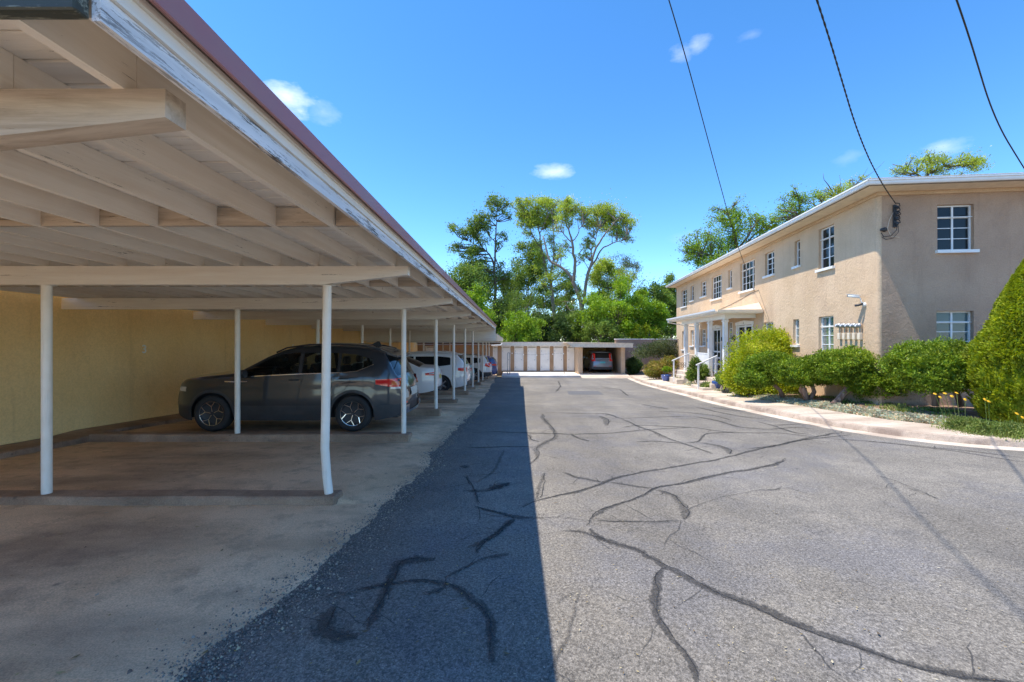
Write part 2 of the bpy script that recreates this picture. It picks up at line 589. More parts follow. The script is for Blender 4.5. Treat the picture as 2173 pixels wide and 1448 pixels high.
def m_post():
    t = MT('chipped_white_post_paint')
    v = t.vec()
    c = t.ramp(t.noise(5, 5, .6, v), [(.3, (.84, .79, .69)), (.7, (.90, .85, .76))])
    drip = t.noise(6, 6, .6, t.vec(scale=(4, 4, .35)))
    c = t.mix(t.ramp(drip, [(.6, 0.0), (.85, .3)]), c, (.50, .42, .33))
    ch = t.noise(22, 6, .75, t.vec(loc=(3, 3, 3)))
    c = t.mix(t.ramp(ch, [(.93, 0.0), (.97, .9)]), c, (.20, .09, .04))
    t.bump(t.noise(30, 5, .6, v), .15, .004)
    return t.set(c, .42, 0, .4)


M['post'] = m_post()
M['roofmetal'] = m_paint('oxide_red_metal', (.40, .15, .14), .5, .1, .0, .25)
M['roofcream'] = simple('cream_trim', (.78, .65, .49), .6, var=.08)
M['gutter'] = simple('white_gutter', (.78, .78, .77), .4, var=.04)
M['rooftan'] = simple('tan_roof_edge', (.42, .34, .26), .7, var=.1)
M['shadowband'] = simple('gutter_shade_brown', (.20, .15, .11), .7)  # dark brown paints in the shadow under the gutter
M['soil'] = simple('garden_soil', (.25, .165, .11), .95, var=.45, scale=5, bump=.8, bscale=25)
M['terrain'] = simple('dry_ground', (.17, .14, .09), .95, var=.4, scale=.8, bump=.5)
M['tar'] = simple('tar', (.04, .04, .042), .7)
M['black'] = simple('black_rubber', (.025, .025, .027), .75, var=.2)
M['plastic'] = simple('black_plastic', (.035, .036, .04), .5, var=.15)
M['cable'] = simple('cable', (.012, .012, .013), .6)
M['metal'] = simple('grey_metal', (.45, .46, .48), .35, .8)
M['chrome'] = simple('chrome', (.75, .76, .78), .15, 1.0, var=.03)
M['galv'] = simple('galvanised', (.33, .34, .36), .45, .6)
M['glass'] = m_glass('window_glass', (.018, .022, .024))
M['glass_teal'] = m_glass('curtained_glass', (.14, .22, .23), .55)
M['carglass'] = m_glass('car_glass', (.012, .015, .017), .18)
M['cardark'] = m_glass('dark_car_glass', (.012, .014, .016), 1.0)
M['blind'] = simple('window_blind', (.50, .60, .62), .8, var=.06)
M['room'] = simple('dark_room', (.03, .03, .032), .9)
M['bark'] = m_wood('bark', (.16, .125, .095), (.30, .245, .195), 'z', .5, (.05, .04, .03), False, .9)
M['bark_dark'] = m_wood('dark_bark', (.085, .066, .05), (.17, .135, .105), 'z', .5, (.03, .025, .02), False, .9)
M['juniper_bark'] = m_wood('juniper_bark', (.20, .12, .085), (.38, .26, .20), 'z', .5, (.07, .05, .04), False, .9)
M['pot'] = m_paint('blue_glaze', (.012, .075, .34), .2, 1.0, 0, .05)
M['bluepot2'] = m_paint('blue_glaze_drip', (.012, .06, .24), .25, 1.0, 0, .2)

# ------------------------------------------------------------------ ground, driveway, bays
def grid_mesh(name, xs_fn, ys, nx, zfn, mat):
    """rows along y; xs_fn(y) -> (x0, x1)"""
    ny = len(ys)
    V = np.zeros((ny, nx, 3), dtype=np.float32)
    for j, y in enumerate(ys):
        x0, x1 = xs_fn(y)
        xs = np.linspace(x0, x1, nx)
        V[j, :, 0] = xs; V[j, :, 1] = y
        V[j, :, 2] = [zfn(x, y) for x in xs]
    i = np.arange(nx - 1)[None, :] + np.arange(ny - 1)[:, None] * nx
    Q = np.stack([i, i + 1, i + nx + 1, i + nx], axis=-1).reshape(-1, 4)
    return np_mesh(name, V.reshape(-1, 3), Q, mat, True)


def smooth_noise(n, amp, step, seed):
    r = np.random.default_rng(seed)
    out = np.zeros(n)
    a = amp
    while step >= 1 and a > amp * .08:
        k = int(n / step) + 3
        pts = r.uniform(-1, 1, k)
        out += a * np.interp(np.arange(n) / step, np.arange(k), pts)
        step /= 2.2; a *= .62
    return out


# kerb line (foot of the gutter, photo side), read off the photograph
KERB_PX = [(1333, 804.5), (1358, 815), (1400, 827), (1450, 839.5), (1498, 854), (1550, 866), (1604, 878), (1660, 890),
           (1710, 901), (1765, 911), (1816, 920), (1870, 927), (1922, 934), (1975, 941), (2028, 947), (2100, 953), (2173, 958)]
KERB = [on_ground(*p)[:2] for p in KERB_PX]
KERB = [(8.45, 33.3)] + KERB + [(9.4, 6.65), (11.0, 5.9), (14.0, 4.9), (20.0, 3.2)]
KERB.insert(1, (8.25, 32.0))


def resample(P, step):
    P = np.array(P, dtype=float)
    d = np.concatenate([[0], np.cumsum(np.linalg.norm(np.diff(P, axis=0), axis=1))])
    # smooth first
    n = int(d[-1] / step) + 1
    s = np.linspace(0, d[-1], n)
    Q = np.stack([np.interp(s, d, P[:, k]) for k in range(P.shape[1])], axis=1)
    k = max(1, int(.9 / step))
    pad = np.concatenate([np.repeat(Q[:1], k, 0), Q, np.repeat(Q[-1:], k, 0)])
    ker = np.hanning(2 * k + 3)[1:-1]; ker /= ker.sum()
    R = np.stack([np.convolve(pad[:, j], ker, 'valid') for j in range(P.shape[1])], axis=1)
    return R[:n]


KL = resample(KERB, .12)
T_ = np.gradient(KL, axis=0); T_ /= np.linalg.norm(T_, axis=1)[:, None]
KN = np.stack([-T_[:, 1], T_[:, 0]], axis=1)      # points to the house side
if KN[5, 0] < 0: KN = -KN


def ribbon(name, offs, i0, i1, zf, mats, parent=None, jitter=0.0, kind=None, close=False):
    """a strip following the kerb line; offs = list of (offset, dz, material index of the next face)"""
    mb = MB()
    idx = list(range(i0, i1 + 1))
    vs = []
    jz = smooth_noise(len(KL), jitter, 12, 5)
    for q, i in enumerate(idx):
        for (o, dz) in offs:
            p = KL[i] + KN[i] * (o + (jz[i] if o > .02 else 0))
            vs.append((p[0], p[1], zf(p[0], p[1]) + dz))
    m = len(offs)
    fs = []
    for q in range(len(idx) - 1):
        for k in range(m - 1):
            a = q * m + k
            fs.append((a, a + m, a + m + 1, a + 1))
        if close:
            a = q * m
            fs.append((a + m - 1, a + 2 * m - 1, a + m, a))
    if close:
        fs.append(tuple(range(m)))
        fs.append(tuple((len(idx) - 1) * m + k for k in reversed(range(m))))
    mb.add(vs, fs)
    o = mb.build(name, mats, parent, angle=35)
    # make the normals point up
    return o


def gk(x, y): return g(y)


def build_ground():
    # terrain far out
    xs = sorted(set([-400, -200, -90, -40, -20, -12, -9.5, -9.2, 0, 8.0, 9, 14, 20, 40, 90, 200, 400]))
    ys = sorted(set([-400, -100, -30, -8, 0, 4, 8, 11, 14, 17, 20, 24, 28, 32, 37, 45, 60, 100, 200, 400]))
    mb = MB()
    vs = [(x, y, g(min(max(y, -8), 45)) - .14) for y in ys for x in xs]
    n = len(xs)
    fs = [(j * n + i, j * n + i + 1, (j + 1) * n + i + 1, (j + 1) * n + i) for j in range(len(ys) - 1) for i in range(n - 1)]
    mb.add(vs, fs).build('terrain', M['terrain'], smooth=True)['kind'] = 'structure'
    # driveway: from under the bays to the kerb line
    ky = KL[::-1, 1]; kx = KL[::-1, 0]

    def right(y):
        if y < 3.3: return 21.0
        return float(np.interp(y, ky, kx)) + .05
    ys = np.concatenate([np.arange(-15, 3.3, .3), np.arange(3.3, 10, .1), np.arange(10, 33.4, .3)])
    o = link('asphalt_driveway', grid_mesh('driveway', lambda y: (-1.9, right(y)), ys, 24, lambda x, y: g(y), M['asphalt']))
    o['kind'] = 'structure'
    # parking bays, with a ragged edge against the asphalt
    ys = np.concatenate([np.arange(-14, -.5, .5), np.arange(-.5, 12, .03), np.arange(12, 36.2, .08)])
    je = smooth_noise(len(ys), .085, 30, 3)
    base = np.interp(ys, [-1, 2.1, 3.4, 5.15, 6.9, 11, 20, 30, 34], [-2.2, -1.58, -1.40, -1.27, -1.22, -1.13, -1.2, -1.35, -1.5])
    edge = dict(zip(ys.tolist(), (base + je).tolist()))
    # insert exact rows at the curb steps so that each bay starts clean
    nx = 40
    V = []
    tt = np.concatenate([np.linspace(0, .62, 12), np.linspace(.66, .9, 10), np.linspace(.91, 1, nx - 22)])
    for y in ys:
        e = edge[float(y)]
        for t in tt:
            x = -8.12 + (e + 8.12) * t
            z = bay(x, y)
            if t > .985: z = g(y) + (.004 if t < .999 else -.012)
            V.append((x, y, z))
    ny = len(ys)
    i = np.arange(nx - 1)[None, :] + np.arange(ny - 1)[:, None] * nx
    Q = np.stack([i, i + 1, i + nx + 1, i + nx], axis=-1).reshape(-1, 4)
    o = link('concrete_parking_bays', np_mesh('bays', np.array(V), Q, M['bay'], True)); o['kind'] = 'structure'
    # loose gravel where concrete crumbles into asphalt
    N = 9000
    yy = 1.9 + 10.5 * RNG.random(N) ** 1.7
    xx = np.interp(yy, ys, base + je) + RNG.normal(.03, .085, N) * (1 + .6 * (yy < 4))
    tet = np.array([(1, 0, -.4), (-.5, .86, -.4), (-.5, -.86, -.4), (0, 0, .9), (.3, -.5, .5), (-.5, .3, .55)])
    V = np.zeros((N, 6, 3)); sz = RNG.uniform(.0025, .0085, N) * (1 + .8 * (RNG.random(N) > .93))
    an = RNG.uniform(0, 6.28, N)
    for k in range(6):
        j = tet[k] * RNG.uniform(.75, 1.25, (N, 3))
        V[:, k, 0] = xx + sz * (j[:, 0] * np.cos(an) - j[:, 1] * np.sin(an))
        V[:, k, 1] = yy + sz * (j[:, 0] * np.sin(an) + j[:, 1] * np.cos(an))
        V[:, k, 2] = np.array([g(q) for q in yy]) + sz * (j[:, 2] * .8 + .45) + .003
    F = np.array([(0, 1, 3), (1, 2, 5), (2, 0, 4), (0, 3, 4), (1, 5, 3), (2, 4, 5), (3, 5, 4)])
    T = (np.arange(N)[:, None, None] * 6 + F[None]).reshape(-1, 3)
    t = MT('gravel')
    gm = t.n('ShaderNodeNewGeometry')
    t.set(t.ramp(gm.outputs['Random Per Island'], [(0, (.12, .10, .085)), (.5, (.26, .22, .18)), (.85, (.42, .36, .29)), (1, (.55, .47, .30))]), .9)
    o = link('loose_gravel', np_mesh('gravel', V.reshape(-1, 3), T, t.m)); o['kind'] = 'stuff'
    tag(o, 'loose gravel along the crumbling edge between concrete bays and asphalt', 'gravel')
    # fallen leaves and grit dotted over driveway and bays
    N = 2600
    yy = 1.9 + 14 * RNG.random(N) ** 1.8
    xx = RNG.uniform(-6.5, 6.6, N) * np.clip(yy / 5, .45, 1)
    s = RNG.uniform(.003, .009, N) * (1 + 1.3 * (RNG.random(N) > .95))
    a = RNG.uniform(0, 6.28, N)
    V = np.zeros((N, 4, 3))
    for k, (u, w, h) in enumerate(((1.2, 0, .3), (0, .5, .15), (-1.1, 0, .35), (0, -.5, .1))):
        V[:, k, 0] = xx + s * (u * np.cos(a) - w * np.sin(a)); V[:, k, 1] = yy + s * (u * np.sin(a) + w * np.cos(a))
        V[:, k, 2] = np.array([bay(x, y) for x, y in zip(xx, yy)]) + .004 + s * h
    t = MT('leaf_litter'); gm = t.n('ShaderNodeNewGeometry')
    t.set(t.ramp(gm.outputs['Random Per Island'], [(0, (.06, .045, .03)), (.4, (.2, .14, .07)), (.7, (.42, .33, .12)), (1, (.5, .47, .4))]), .9)
    o = link('leaf_litter', np_mesh('litter', V.reshape(-1, 3), np.arange(N * 4).reshape(-1, 4), t.m)); o['kind'] = 'stuff'
    tag(o, 'scattered grit and tiny dry leaves on the driveway and bays', 'litter')


def z6(pts): return [(1020 + x / 1.8846, 780 + y / 1.8846) for x, y in pts]
def z7(pts): return [(x / 1.8896, 900 + y / 1.8896) for x, y in pts]


CRACKS = [  # points, half width m, darkness
    (z6([(430, 640), (442, 668), (480, 690), (520, 700), (600, 720), (650, 742), (700, 770), (730, 795), (800, 820), (850, 850), (900, 880), (970, 912), (1050, 940), (1110, 960), (1180, 995), (1260, 1040), (1400, 1085), (1500, 1125), (1560, 1150), (1700, 1200), (1850, 1235), (2000, 1250), (2200, 1275)]), .024, .8),
    (z6([(430, 640), (440, 600), (470, 575), (500, 560), (580, 535), (650, 515), (690, 485), (780, 470), (860, 447), (950, 430), (1020, 415), (1100, 405), (1170, 388), (1215, 375), (1218, 362)]), .017, .75),
    (z6([(150, 560), (215, 535), (300, 510), (350, 502), (400, 492), (450, 478), (500, 460), (560, 438), (700, 412), (850, 385), (930, 372), (1000, 355), (1120, 325), (1250, 295), (1370, 283), (1480, 270)]), .016, .7),
    (z6([(510, 460), (600, 475), (690, 487)]), .02, .55),
    (z6([(700, 488), (770, 510), (820, 560), (842, 590), (800, 610)]), .034, .42),
    (z6([(800, 612), (700, 618), (620, 615), (450, 610)]), .03, .35),
    (z6([(730, 795), (690, 820), (700, 850), (712, 900), (700, 960), (720, 1030), (760, 1090), (810, 1150), (850, 1190), (880, 1230), (850, 1290)]), .020, .75),
    (z6([(-40, 262), (60, 258), (200, 264), (360, 268), (500, 265), (600, 255), (720, 247), (850, 240), (1000, 262), (1200, 262), (1370, 285)]), .022, .6),
    (z6([(250, 185), (250, 205), (290, 245), (300, 280), (260, 300), (220, 320), (235, 350), (190, 390)]), .028, .5),
    (z6([(250, 182), (400, 185), (500, 185), (560, 205), (700, 200), (850, 195)]), .03, .5),
    (z6([(480, 195), (510, 210), (505, 235)]), .06, .5),
    (z6([(360, 268), (435, 298)]), .02, .7),
    (z6([(600, 300), (700, 296), (800, 304), (860, 320), (930, 350)]), .02, .4), (z6([(330, 420), (380, 440), (440, 452), (500, 460)]), .02, .4),
    (z6([(250, 420), (245, 470), (235, 520), (215, 535)]), .014, .5), (z6([(560, 205), (620, 232), (700, 262), (760, 290), (860, 318)]), .022, .45),
    (z6([(930, 160), (1000, 172), (1100, 176)]), .03, .4), (z6([(1100, 216), (1180, 236), (1260, 262), (1330, 270)]), .024, .5),
    (z6([(1180, 232), (1290, 226), (1370, 240)]), .024, .45), (z6([(700, 176), (820, 180), (930, 192), (1010, 214)]), .028, .45),
    (z6([(1560, 430), (1650, 450), (1720, 480), (1800, 505)]), .008, .5), (z6([(1690, 480), (1760, 500), (1830, 530)]), .03, .3),
    (z6([(90, 330), (60, 400), (30, 440), (-30, 470)]), .012, .6), (z6([(240, 300), (200, 290), (190, 268)]), .02, .5),
    (z6([(860, 160), (950, 180), (1060, 200), (1145, 208)]), .035, .55),
    (z6([(850, 195), (950, 215), (1030, 240), (1150, 248), (1270, 240), (1340, 248)]), .03, .6),
    (z6([(640, 148), (700, 158), (760, 168)]), .03, .4),
    (z6([(1030, 258), (900, 265), (870, 300), (810, 304)]), .022, .5),
    (z6([(870, 300), (950, 312), (1000, 330), (990, 350)]), .03, .5),
    (z6([(560, 240), (640, 232), (760, 238), (850, 240)]), .03, .5),
    (z6([(1370, 285), (1500, 292), (1600, 300), (1800, 320), (2000, 340), (2200, 368)]), .018, .45),
    (z6([(1500, 290), (1700, 312), (1900, 335), (2200, 385)]), .014, .45),
    (z6([(1060, 330), (1200, 312), (1300, 285), (1420, 262), (1450, 268)]), .02, .5),
    (z6([(210, 600), (150, 603), (100, 590), (60, 580), (-20, 558)]), .012, .9),
    (z6([(150, 603), (110, 625), (90, 655), (60, 680), (20, 700), (-60, 730)]), .02, .8),
    (z6([(-60, 320), (20, 322), (100, 318), (220, 320)]), .02, .7),
    (z6([(190, 600), (300, 600), (330, 590)]), .006, .8),
    (z6([(330, 655), (400, 660), (520, 700)]), .02, .4),
    (z6([(-70, 500), (20, 498), (80, 478), (115, 462)]), .035, .7),
    (z6([(800, 590), (850, 560), (900, 535), (960, 520), (1100, 495), (1270, 480)]), .004, .8),
    (z6([(800, 610), (795, 650), (730, 720)]), .004, .7),
    (z6([(395, 870), (380, 920), (392, 980), (350, 1080), (300, 1180), (250, 1280)]), .006, .5),
    (z6([(300, 100), (320, 75), (310, 55)]), .03, .5), (z6([(480, 78), (560, 90), (590, 115)]), .03, .4),
    (z7([(1380, 700), (1440, 672), (1500, 662), (1570, 645), (1630, 632), (1700, 628), (1790, 640), (1860, 690), (1920, 735), (1960, 775), (1972, 830), (1960, 900), (1975, 980)]), .022, .8),
    (z7([(1760, 548), (1640, 545), (1590, 552), (1600, 580), (1570, 630), (1535, 690), (1510, 740), (1495, 790), (1440, 838)]), .030, .85),
    (z7([(1440, 838), (1380, 845), (1325, 820), (1335, 760), (1350, 730)]), .036, .8),
    (z7([(1310, 705), (1345, 690), (1400, 698)]), .012, .8),
    (z7([(1710, 690), (1760, 680), (1800, 650)]), .025, .7),
    (z7([(1930, 545), (1980, 530), (2040, 522)]), .022, .8),
    (z7([(1780, 620), (1850, 580), (1930, 545)]), .01, .7),
    (z7([(1840, 175), (1880, 178)]), .05, .7), (z7([(1960, 262), (2040, 238)]), .045, .7),
    (z7([(1900, 330), (1990, 355), (2060, 372), (2120, 378)]), .008, .9),
    (z7([(1860, 205), (1900, 250), (1920, 330)]), .014, .7),
    (z7([(2060, 380), (2000, 430), (1940, 470), (1900, 530)]), .016, .7),
]


def build_cracks():
    mats = {}

    def cm(dk):
        key = round(dk * 5) / 5
        if key in mats: return mats[key]
        t = MT('crack_seal')
        v = t.vec()
        c = t.ramp(t.noise(60, 4, .7, v), [(.3, (.022, .022, .024)), (.7, (.06, .058, .057))])
        t.set(c, .75, 0, .35)
        uv = t.tc.outputs['UV']
        sx = t.n('ShaderNodeSeparateXYZ'); t.l(uv, sx.inputs[0])
        d = t.math('ABSOLUTE', t.math('SUBTRACT', sx.outputs[1], .5))          # 0 centre .. .5 edge
        prof = t.math('SUBTRACT', .5, d)
        nz = t.noise(26, 7, .8, v)
        al = t.math('MULTIPLY', t.math('ADD', prof, t.math('MULTIPLY', t.math('SUBTRACT', nz, .5), .9)), 5.0, True)
        al = t.math('MULTIPLY', al, t.ramp(t.noise(70, 3, .6, v), [(.2, key * .55), (.7, key * .95)]))
        tr = t.n('ShaderNodeBsdfTransparent'); ms = t.n('ShaderNodeMixShader')
        t.l(al, ms.inputs[0]); t.l(tr.outputs[0], ms.inputs[1]); t.l(t.b.outputs[0], ms.inputs[2]); t.l(ms.outputs[0], t.out.inputs[0])
        mats[key] = t.m
        return t.m
    root = thing('crack_sealant', kind='structure')
    allc = []
    rb = np.random.default_rng(321)
    for (pts, hw, dk) in CRACKS:
        P = np.array([on_ground(*p)[:2] for p in pts])
        allc.append((P, hw, dk * .82, False))
        if hw > .013: allc.append((P, .0032, 1.0, False))      # the open crack inside the seal
        d = np.concatenate([[0], np.cumsum(np.linalg.norm(np.diff(P, axis=0), axis=1))])
        # hairline branches leaving the sealed crack
        for _ in range(int(min(9, 1 + d[-1] * 1.1))):
            s0 = rb.uniform(.05, .95) * d[-1]
            p = np.array([np.interp(s0, d, P[:, 0]), np.interp(s0, d, P[:, 1])])
            q = np.array([np.interp(min(d[-1], s0 + .1), d, P[:, 0]), np.interp(min(d[-1], s0 + .1), d, P[:, 1])]) - p
            a = math.atan2(q[1], q[0]) + rb.choice([-1, 1]) * rb.uniform(.4, 1.4)
            L = rb.uniform(.10, .42) * (1 + p[1] * .05)
            B = [p]
            for k in range(5):
                a += rb.normal() * .35
                B.append(B[-1] + np.array([math.cos(a), math.sin(a)]) * L / 5)
            allc.append((np.array(B), rb.uniform(.002, .0042), .6, True))
    for ci, (P, hw, dk, fine) in enumerate(allc):
        d = np.concatenate([[0], np.cumsum(np.linalg.norm(np.diff(P, axis=0), axis=1))])
        n = max(6, int(d[-1] / .035))
        n = min(n, 500)
        s = np.linspace(0, d[-1], n)
        Q = np.stack([np.interp(s, d, P[:, k]) for k in range(2)], axis=1)
        w = 7
        if n > 20:
            pad = np.concatenate([np.repeat(Q[:1], w // 2, 0), Q, np.repeat(Q[-1:], w // 2, 0)])
            Q = np.stack([np.convolve(pad[:, k], np.ones(w) / w, 'valid') for k in range(2)], axis=1)
        tn = np.gradient(Q, axis=0); tn /= np.linalg.norm(tn, axis=1)[:, None] + 1e-9
        nn = np.stack([-tn[:, 1], tn[:, 0]], axis=1)
        amp = .022 if hw < .012 else .02 + hw * .3
        Q = Q + nn * smooth_noise(n, amp, 12, 100 + ci)[:, None]
        wd = np.maximum(.3, 1 + smooth_noise(n, .35, 18, 300 + ci))
        taper = np.clip(np.minimum(s, d[-1] - s) / (d[-1] * .08 + .05), .35, 1)
        h = (hw * 1.55 + (.0009 * Q[:, 1] if hw > .012 else .0003 * Q[:, 1])) * wd * taper
        V = np.zeros((n, 2, 3))
        z = np.array([g(y) for y in Q[:, 1]]) + .004 + ci * .00002
        z = z + np.where(Q[:, 0] < -1.0, .006, 0)
        for k, sgn in enumerate((-1, 1)):
            V[:, k, :2] = Q + nn * (sgn * h)[:, None]; V[:, k, 2] = z
        i = np.arange(n - 1) * 2
        F = np.stack([i, i + 2, i + 3, i + 1], axis=1)
        me = np_mesh('crack', V.reshape(-1, 3), F, cm(dk))
        uv = me.uv_layers.new(name='UVMap')
        u = np.zeros((n - 1, 4, 2)); u[:, :, 1] = [0, 0, 1, 1]; u[:, 0, 0] = u[:, 3, 0] = s[:-1]; u[:, 1, 0] = u[:, 2, 0] = s[1:]
        uv.data.foreach_set('uv', u.ravel().astype(np.float32))
        link('crack', me, root)
    # the old rectangular asphalt patch
    ps = [on_ground(*p)[:2] for p in ((1203, 830), (1270, 830), (1282, 838), (1207, 838))]
    MB().add([(x, y, g(y) + .003) for x, y in ps], [(0, 1, 2, 3)]).build('asphalt_patch', simple('dark_patch', (.12, .118, .12), .9, var=.2, scale=20), root)


def build_sidewalk():
    N = len(KL)
    root = thing('sidewalk', kind='structure')
    o = ribbon('gutter_pan', [(-.03, -.006), (0.03, .006), (.28, .010), (.30, -.1)], 0, N - 1, gk, M['walk'], root, .012)
    step = 19     # about 2.3 m
    i = 3
    ks = []
    while i < N - 2:
        j = min(N - 2, i + step)
        jit = random.uniform(-.006, .006)
        ribbon('kerb_stone', [(.275, -.08), (.285, .085 + jit), (.30, .118 + jit), (.33, .13 + jit), (.395, .132 + jit), (.395, -.08)], i, j, gk,
               M['kerb'], root, .012, close=True)
        ribbon('paving_slab', [(.398, -.05), (.398, .128 + jit), (1.50, .155 + jit), (1.53, .15 + jit), (1.53, -.05)], i, j, gk, M['walk'], root, close=True)
        i = j
        # leave a hair joint
        KLsave = None
    # garden bed from the back of the walk up to the house
    return root


def back_of_walk(i, off=1.5):
    p = KL[i] + KN[i] * off
    return p


# ------------------------------------------------------------------ the carport
XW = -8.1                  # back wall
def bt(y): return .826 - .0078 * y      # top of the cross beams
ROOF0, ROOF1 = 1.07, 22.75
XJ = [-1.28 - .41 * i for i in range(17)]


def shear_box(x0, x1, y0, y1, zb, zt, slope=-.0078):
    return MB().hexa([(x0, y0, zb), (x1, y0, zb), (x1, y1, zb + slope * (y1 - y0)), (x0, y1, zb + slope * (y1 - y0)),
                      (x0, y0, zt), (x1, y0, zt), (x1, y1, zt + slope * (y1 - y0)), (x0, y1, zt + slope * (y1 - y0))])


def text_mesh(body, size, mat, name, depth=.002):
    cu = bpy.data.curves.new(name, 'FONT')
    cu.body = body; cu.size = size; cu.extrude = depth; cu.align_x = 'CENTER'; cu.align_y = 'CENTER'
    cu.offset = size * .012
    o = bpy.data.objects.new(name, cu); COL.objects.link(o)
    dg = bpy.context.evaluated_depsgraph_get()
    me = bpy.data.meshes.new_from_object(o.evaluated_get(dg))
    bpy.data.objects.remove(o); bpy.data.curves.remove(cu)
    me.materials.clear(); me.materials.append(mat)
    return me


def build_carport():
    root = thing('carport', 'long open carport with cream timber roof frame on white steel posts left of the driveway', 'carport', (XW / 2, 12, g(12)))
    w = dict(parent=root, world=True)
    # --- cross beams with tapered overhang
    JH = .14
    for n in range(0, 7):
        y = ROW[n]
        z1 = bt(y); x1 = -1.13
        mb = MB()
        y1 = y + .088
        prof = [(XW, z1 - .195), (-2.05, z1 - .195), (x1, z1 - .092), (x1, z1), (XW, z1)]
        vs = [(x, y, z) for x, z in prof] + [(x, y1, z) for x, z in prof]
        mb.add(vs, [(0, 1, 2, 3, 4), (9, 8, 7, 6, 5), (0, 5, 6, 1), (1, 6, 7, 2), (2, 7, 8, 3), (3, 8, 9, 4), (4, 9, 5, 0)])
        mb.build('cross_beam', M['beamgray'] if n == 0 else M['cream_x'], **w)
    # --- joists, bay by bay
    spans = [(ROOF0 + .03, ROW[0] + .044)] + [(ROW[i] + .046, ROW[i + 1] + .042) for i in range(0, 6)] + [(ROW[6] + .046, ROOF1 - .04)]
    for (a, b) in spans:
        me = shear_box(-.019, .019, 0, b - a, 0, JH).mesh('joist', M['cream'])
        for i, x in enumerate(XJ):
            link('joist', me, loc=(x, a, bt(a)), **w)
    # rim joists
    for (a, b) in spans:
        me = shear_box(-.02, .02, 0, b - a, 0, JH).mesh('rim_joist', M['cream'])
        link('rim_joist', me, loc=(-1.065, a, bt(a) + .002), **w)
    # blocking at mid span and over the beams
    blk = MB().box(-.186, .186, -.019, .019, 0.003, JH - .012).mesh('block', M['beamgray'])
    for n in range(0, 6):
        ym = (ROW[n] + ROW[n + 1]) / 2 + .06
        for i in range(16):
            link('blocking', blk, loc=((XJ[i] + XJ[i + 1]) / 2, ym, bt(ym)), **w)
        link('blocking', MB().box(-.085, .085, -.019, .019, 0.003, JH - .012).mesh('block_end', M['beamgray']), loc=(-1.165, ym, bt(ym)), **w)
    # --- deck boards run across the joists
    pm = [MB().bbox(XW, -1.0, 0, .1295, 0, .022, .004).mesh('deck_board', M['plank']) for _ in range(1)][0]
    y = ROOF0
    k = 0
    while y < ROOF1 - .05:
        if k < 165:
            link('deck_board', pm, loc=(0, y, bt(y) + JH + .0005 * (k % 3)), **w)
        y += .137; k += 1
    # roof skin on top
    shear_box(XW - .1, -1.0, ROOF0 - .02, ROOF1, bt(ROOF0) + JH + .026, bt(ROOF0) + JH + .05).build('roof_skin', M['rooftan'], **w)
    # --- the edge: white fascia, cream trim, metal drip edge, in lengths
    L = 3.6
    y = ROOF0
    while y < ROOF1 - .1:
        y2 = min(y + L, ROOF1)
        zb = bt(y)
        shear_box(-1.045, -1.022, y, y2 - .004, zb - .028, zb + .042).build('fascia_board', M['fascia'], **w)
        shear_box(-1.045, -1.010, y, y2 - .003, zb + .044, zb + .082).build('trim_board', M['cream'], **w)
        shear_box(-1.040, -1.000, y, y2 - .004, zb + .083, zb + .106).build('trim_board', M['cream'], **w)
        # metal edge: a folded sheet with a small lip
        mb = MB()
        prof = [(-.985, .098), (-.966, .090), (-.963, .094), (-.968, .182), (-.990, .192), (-1.06, .196), (-1.06, .190), (-.995, .186)]
        s = -.0078 * (y2 - y)
        m = len(prof)
        vs = [(x, y, zb + z) for x, z in prof] + [(x, y2 + .015, zb + z + s) for x, z in prof]
        mb.add(vs, [tuple(reversed(range(m))), tuple(range(m, 2 * m))] + [(i, (i + 1) % m, m + (i + 1) % m, m + i) for i in range(m)])
        mb.build('metal_edge', M['roofmetal'], **w)
        y = y2
    # near end board, weathered
    MB().bbox(XW, -1.048, ROOF0 - .04, ROOF0, bt(1) - .028, bt(1) + .17, .004).build('end_board', M['graywood'], **w)
    MB().bbox(XW, -1.02, ROOF0 - .05, ROOF0 - .012, bt(1) + .172, bt(1) + .20, .004).build('end_trim', M['cream_x'], **w)
    # --- step down to the lower roof at the far end
    MB().box(XW, -1.02, ROOF1, ROOF1 + .05, .0, bt(ROOF1) + .15).build('header_board', M['cream_x'], **w)
    R2 = 34.6
    MB().hexa([(XW, ROOF1 + .05, .02), (-1.1, ROOF1 + .05, .02), (-1.1, R2, .0), (XW, R2, .0),
               (XW, ROOF1 + .05, .08), (-1.1, ROOF1 + .05, .08), (-1.1, R2, .06), (XW, R2, .06)]).build('lower_soffit', M['cream_x'], **w)
    MB().hexa([(-1.1, ROOF1 + .05, .0), (-.98, ROOF1 + .05, .0), (-.98, R2, -.02), (-1.1, R2, -.02),
               (-1.1, ROOF1 + .05, .36), (-.94, ROOF1 + .05, .36), (-.94, R2, .17), (-1.1, R2, .17)]).build('lower_fascia', M['roofcream'], **w)
    MB().hexa([(XW, ROOF1 + .06, .30), (-.93, ROOF1 + .06, .362), (-.93, R2 + .1, .172), (XW, R2 + .1, .11),
               (XW, ROOF1 + .06, .33), (-.93, ROOF1 + .06, .392), (-.93, R2 + .1, .202), (XW, R2 + .1, .14)]).build('lower_roof', M['rooftan'], **w)
    for n in range(7, 11):
        MB().box(XW, -1.2, ROW[n], ROW[n] + .09, -.08, .016).build('cross_beam', M['cream_x'], **w)
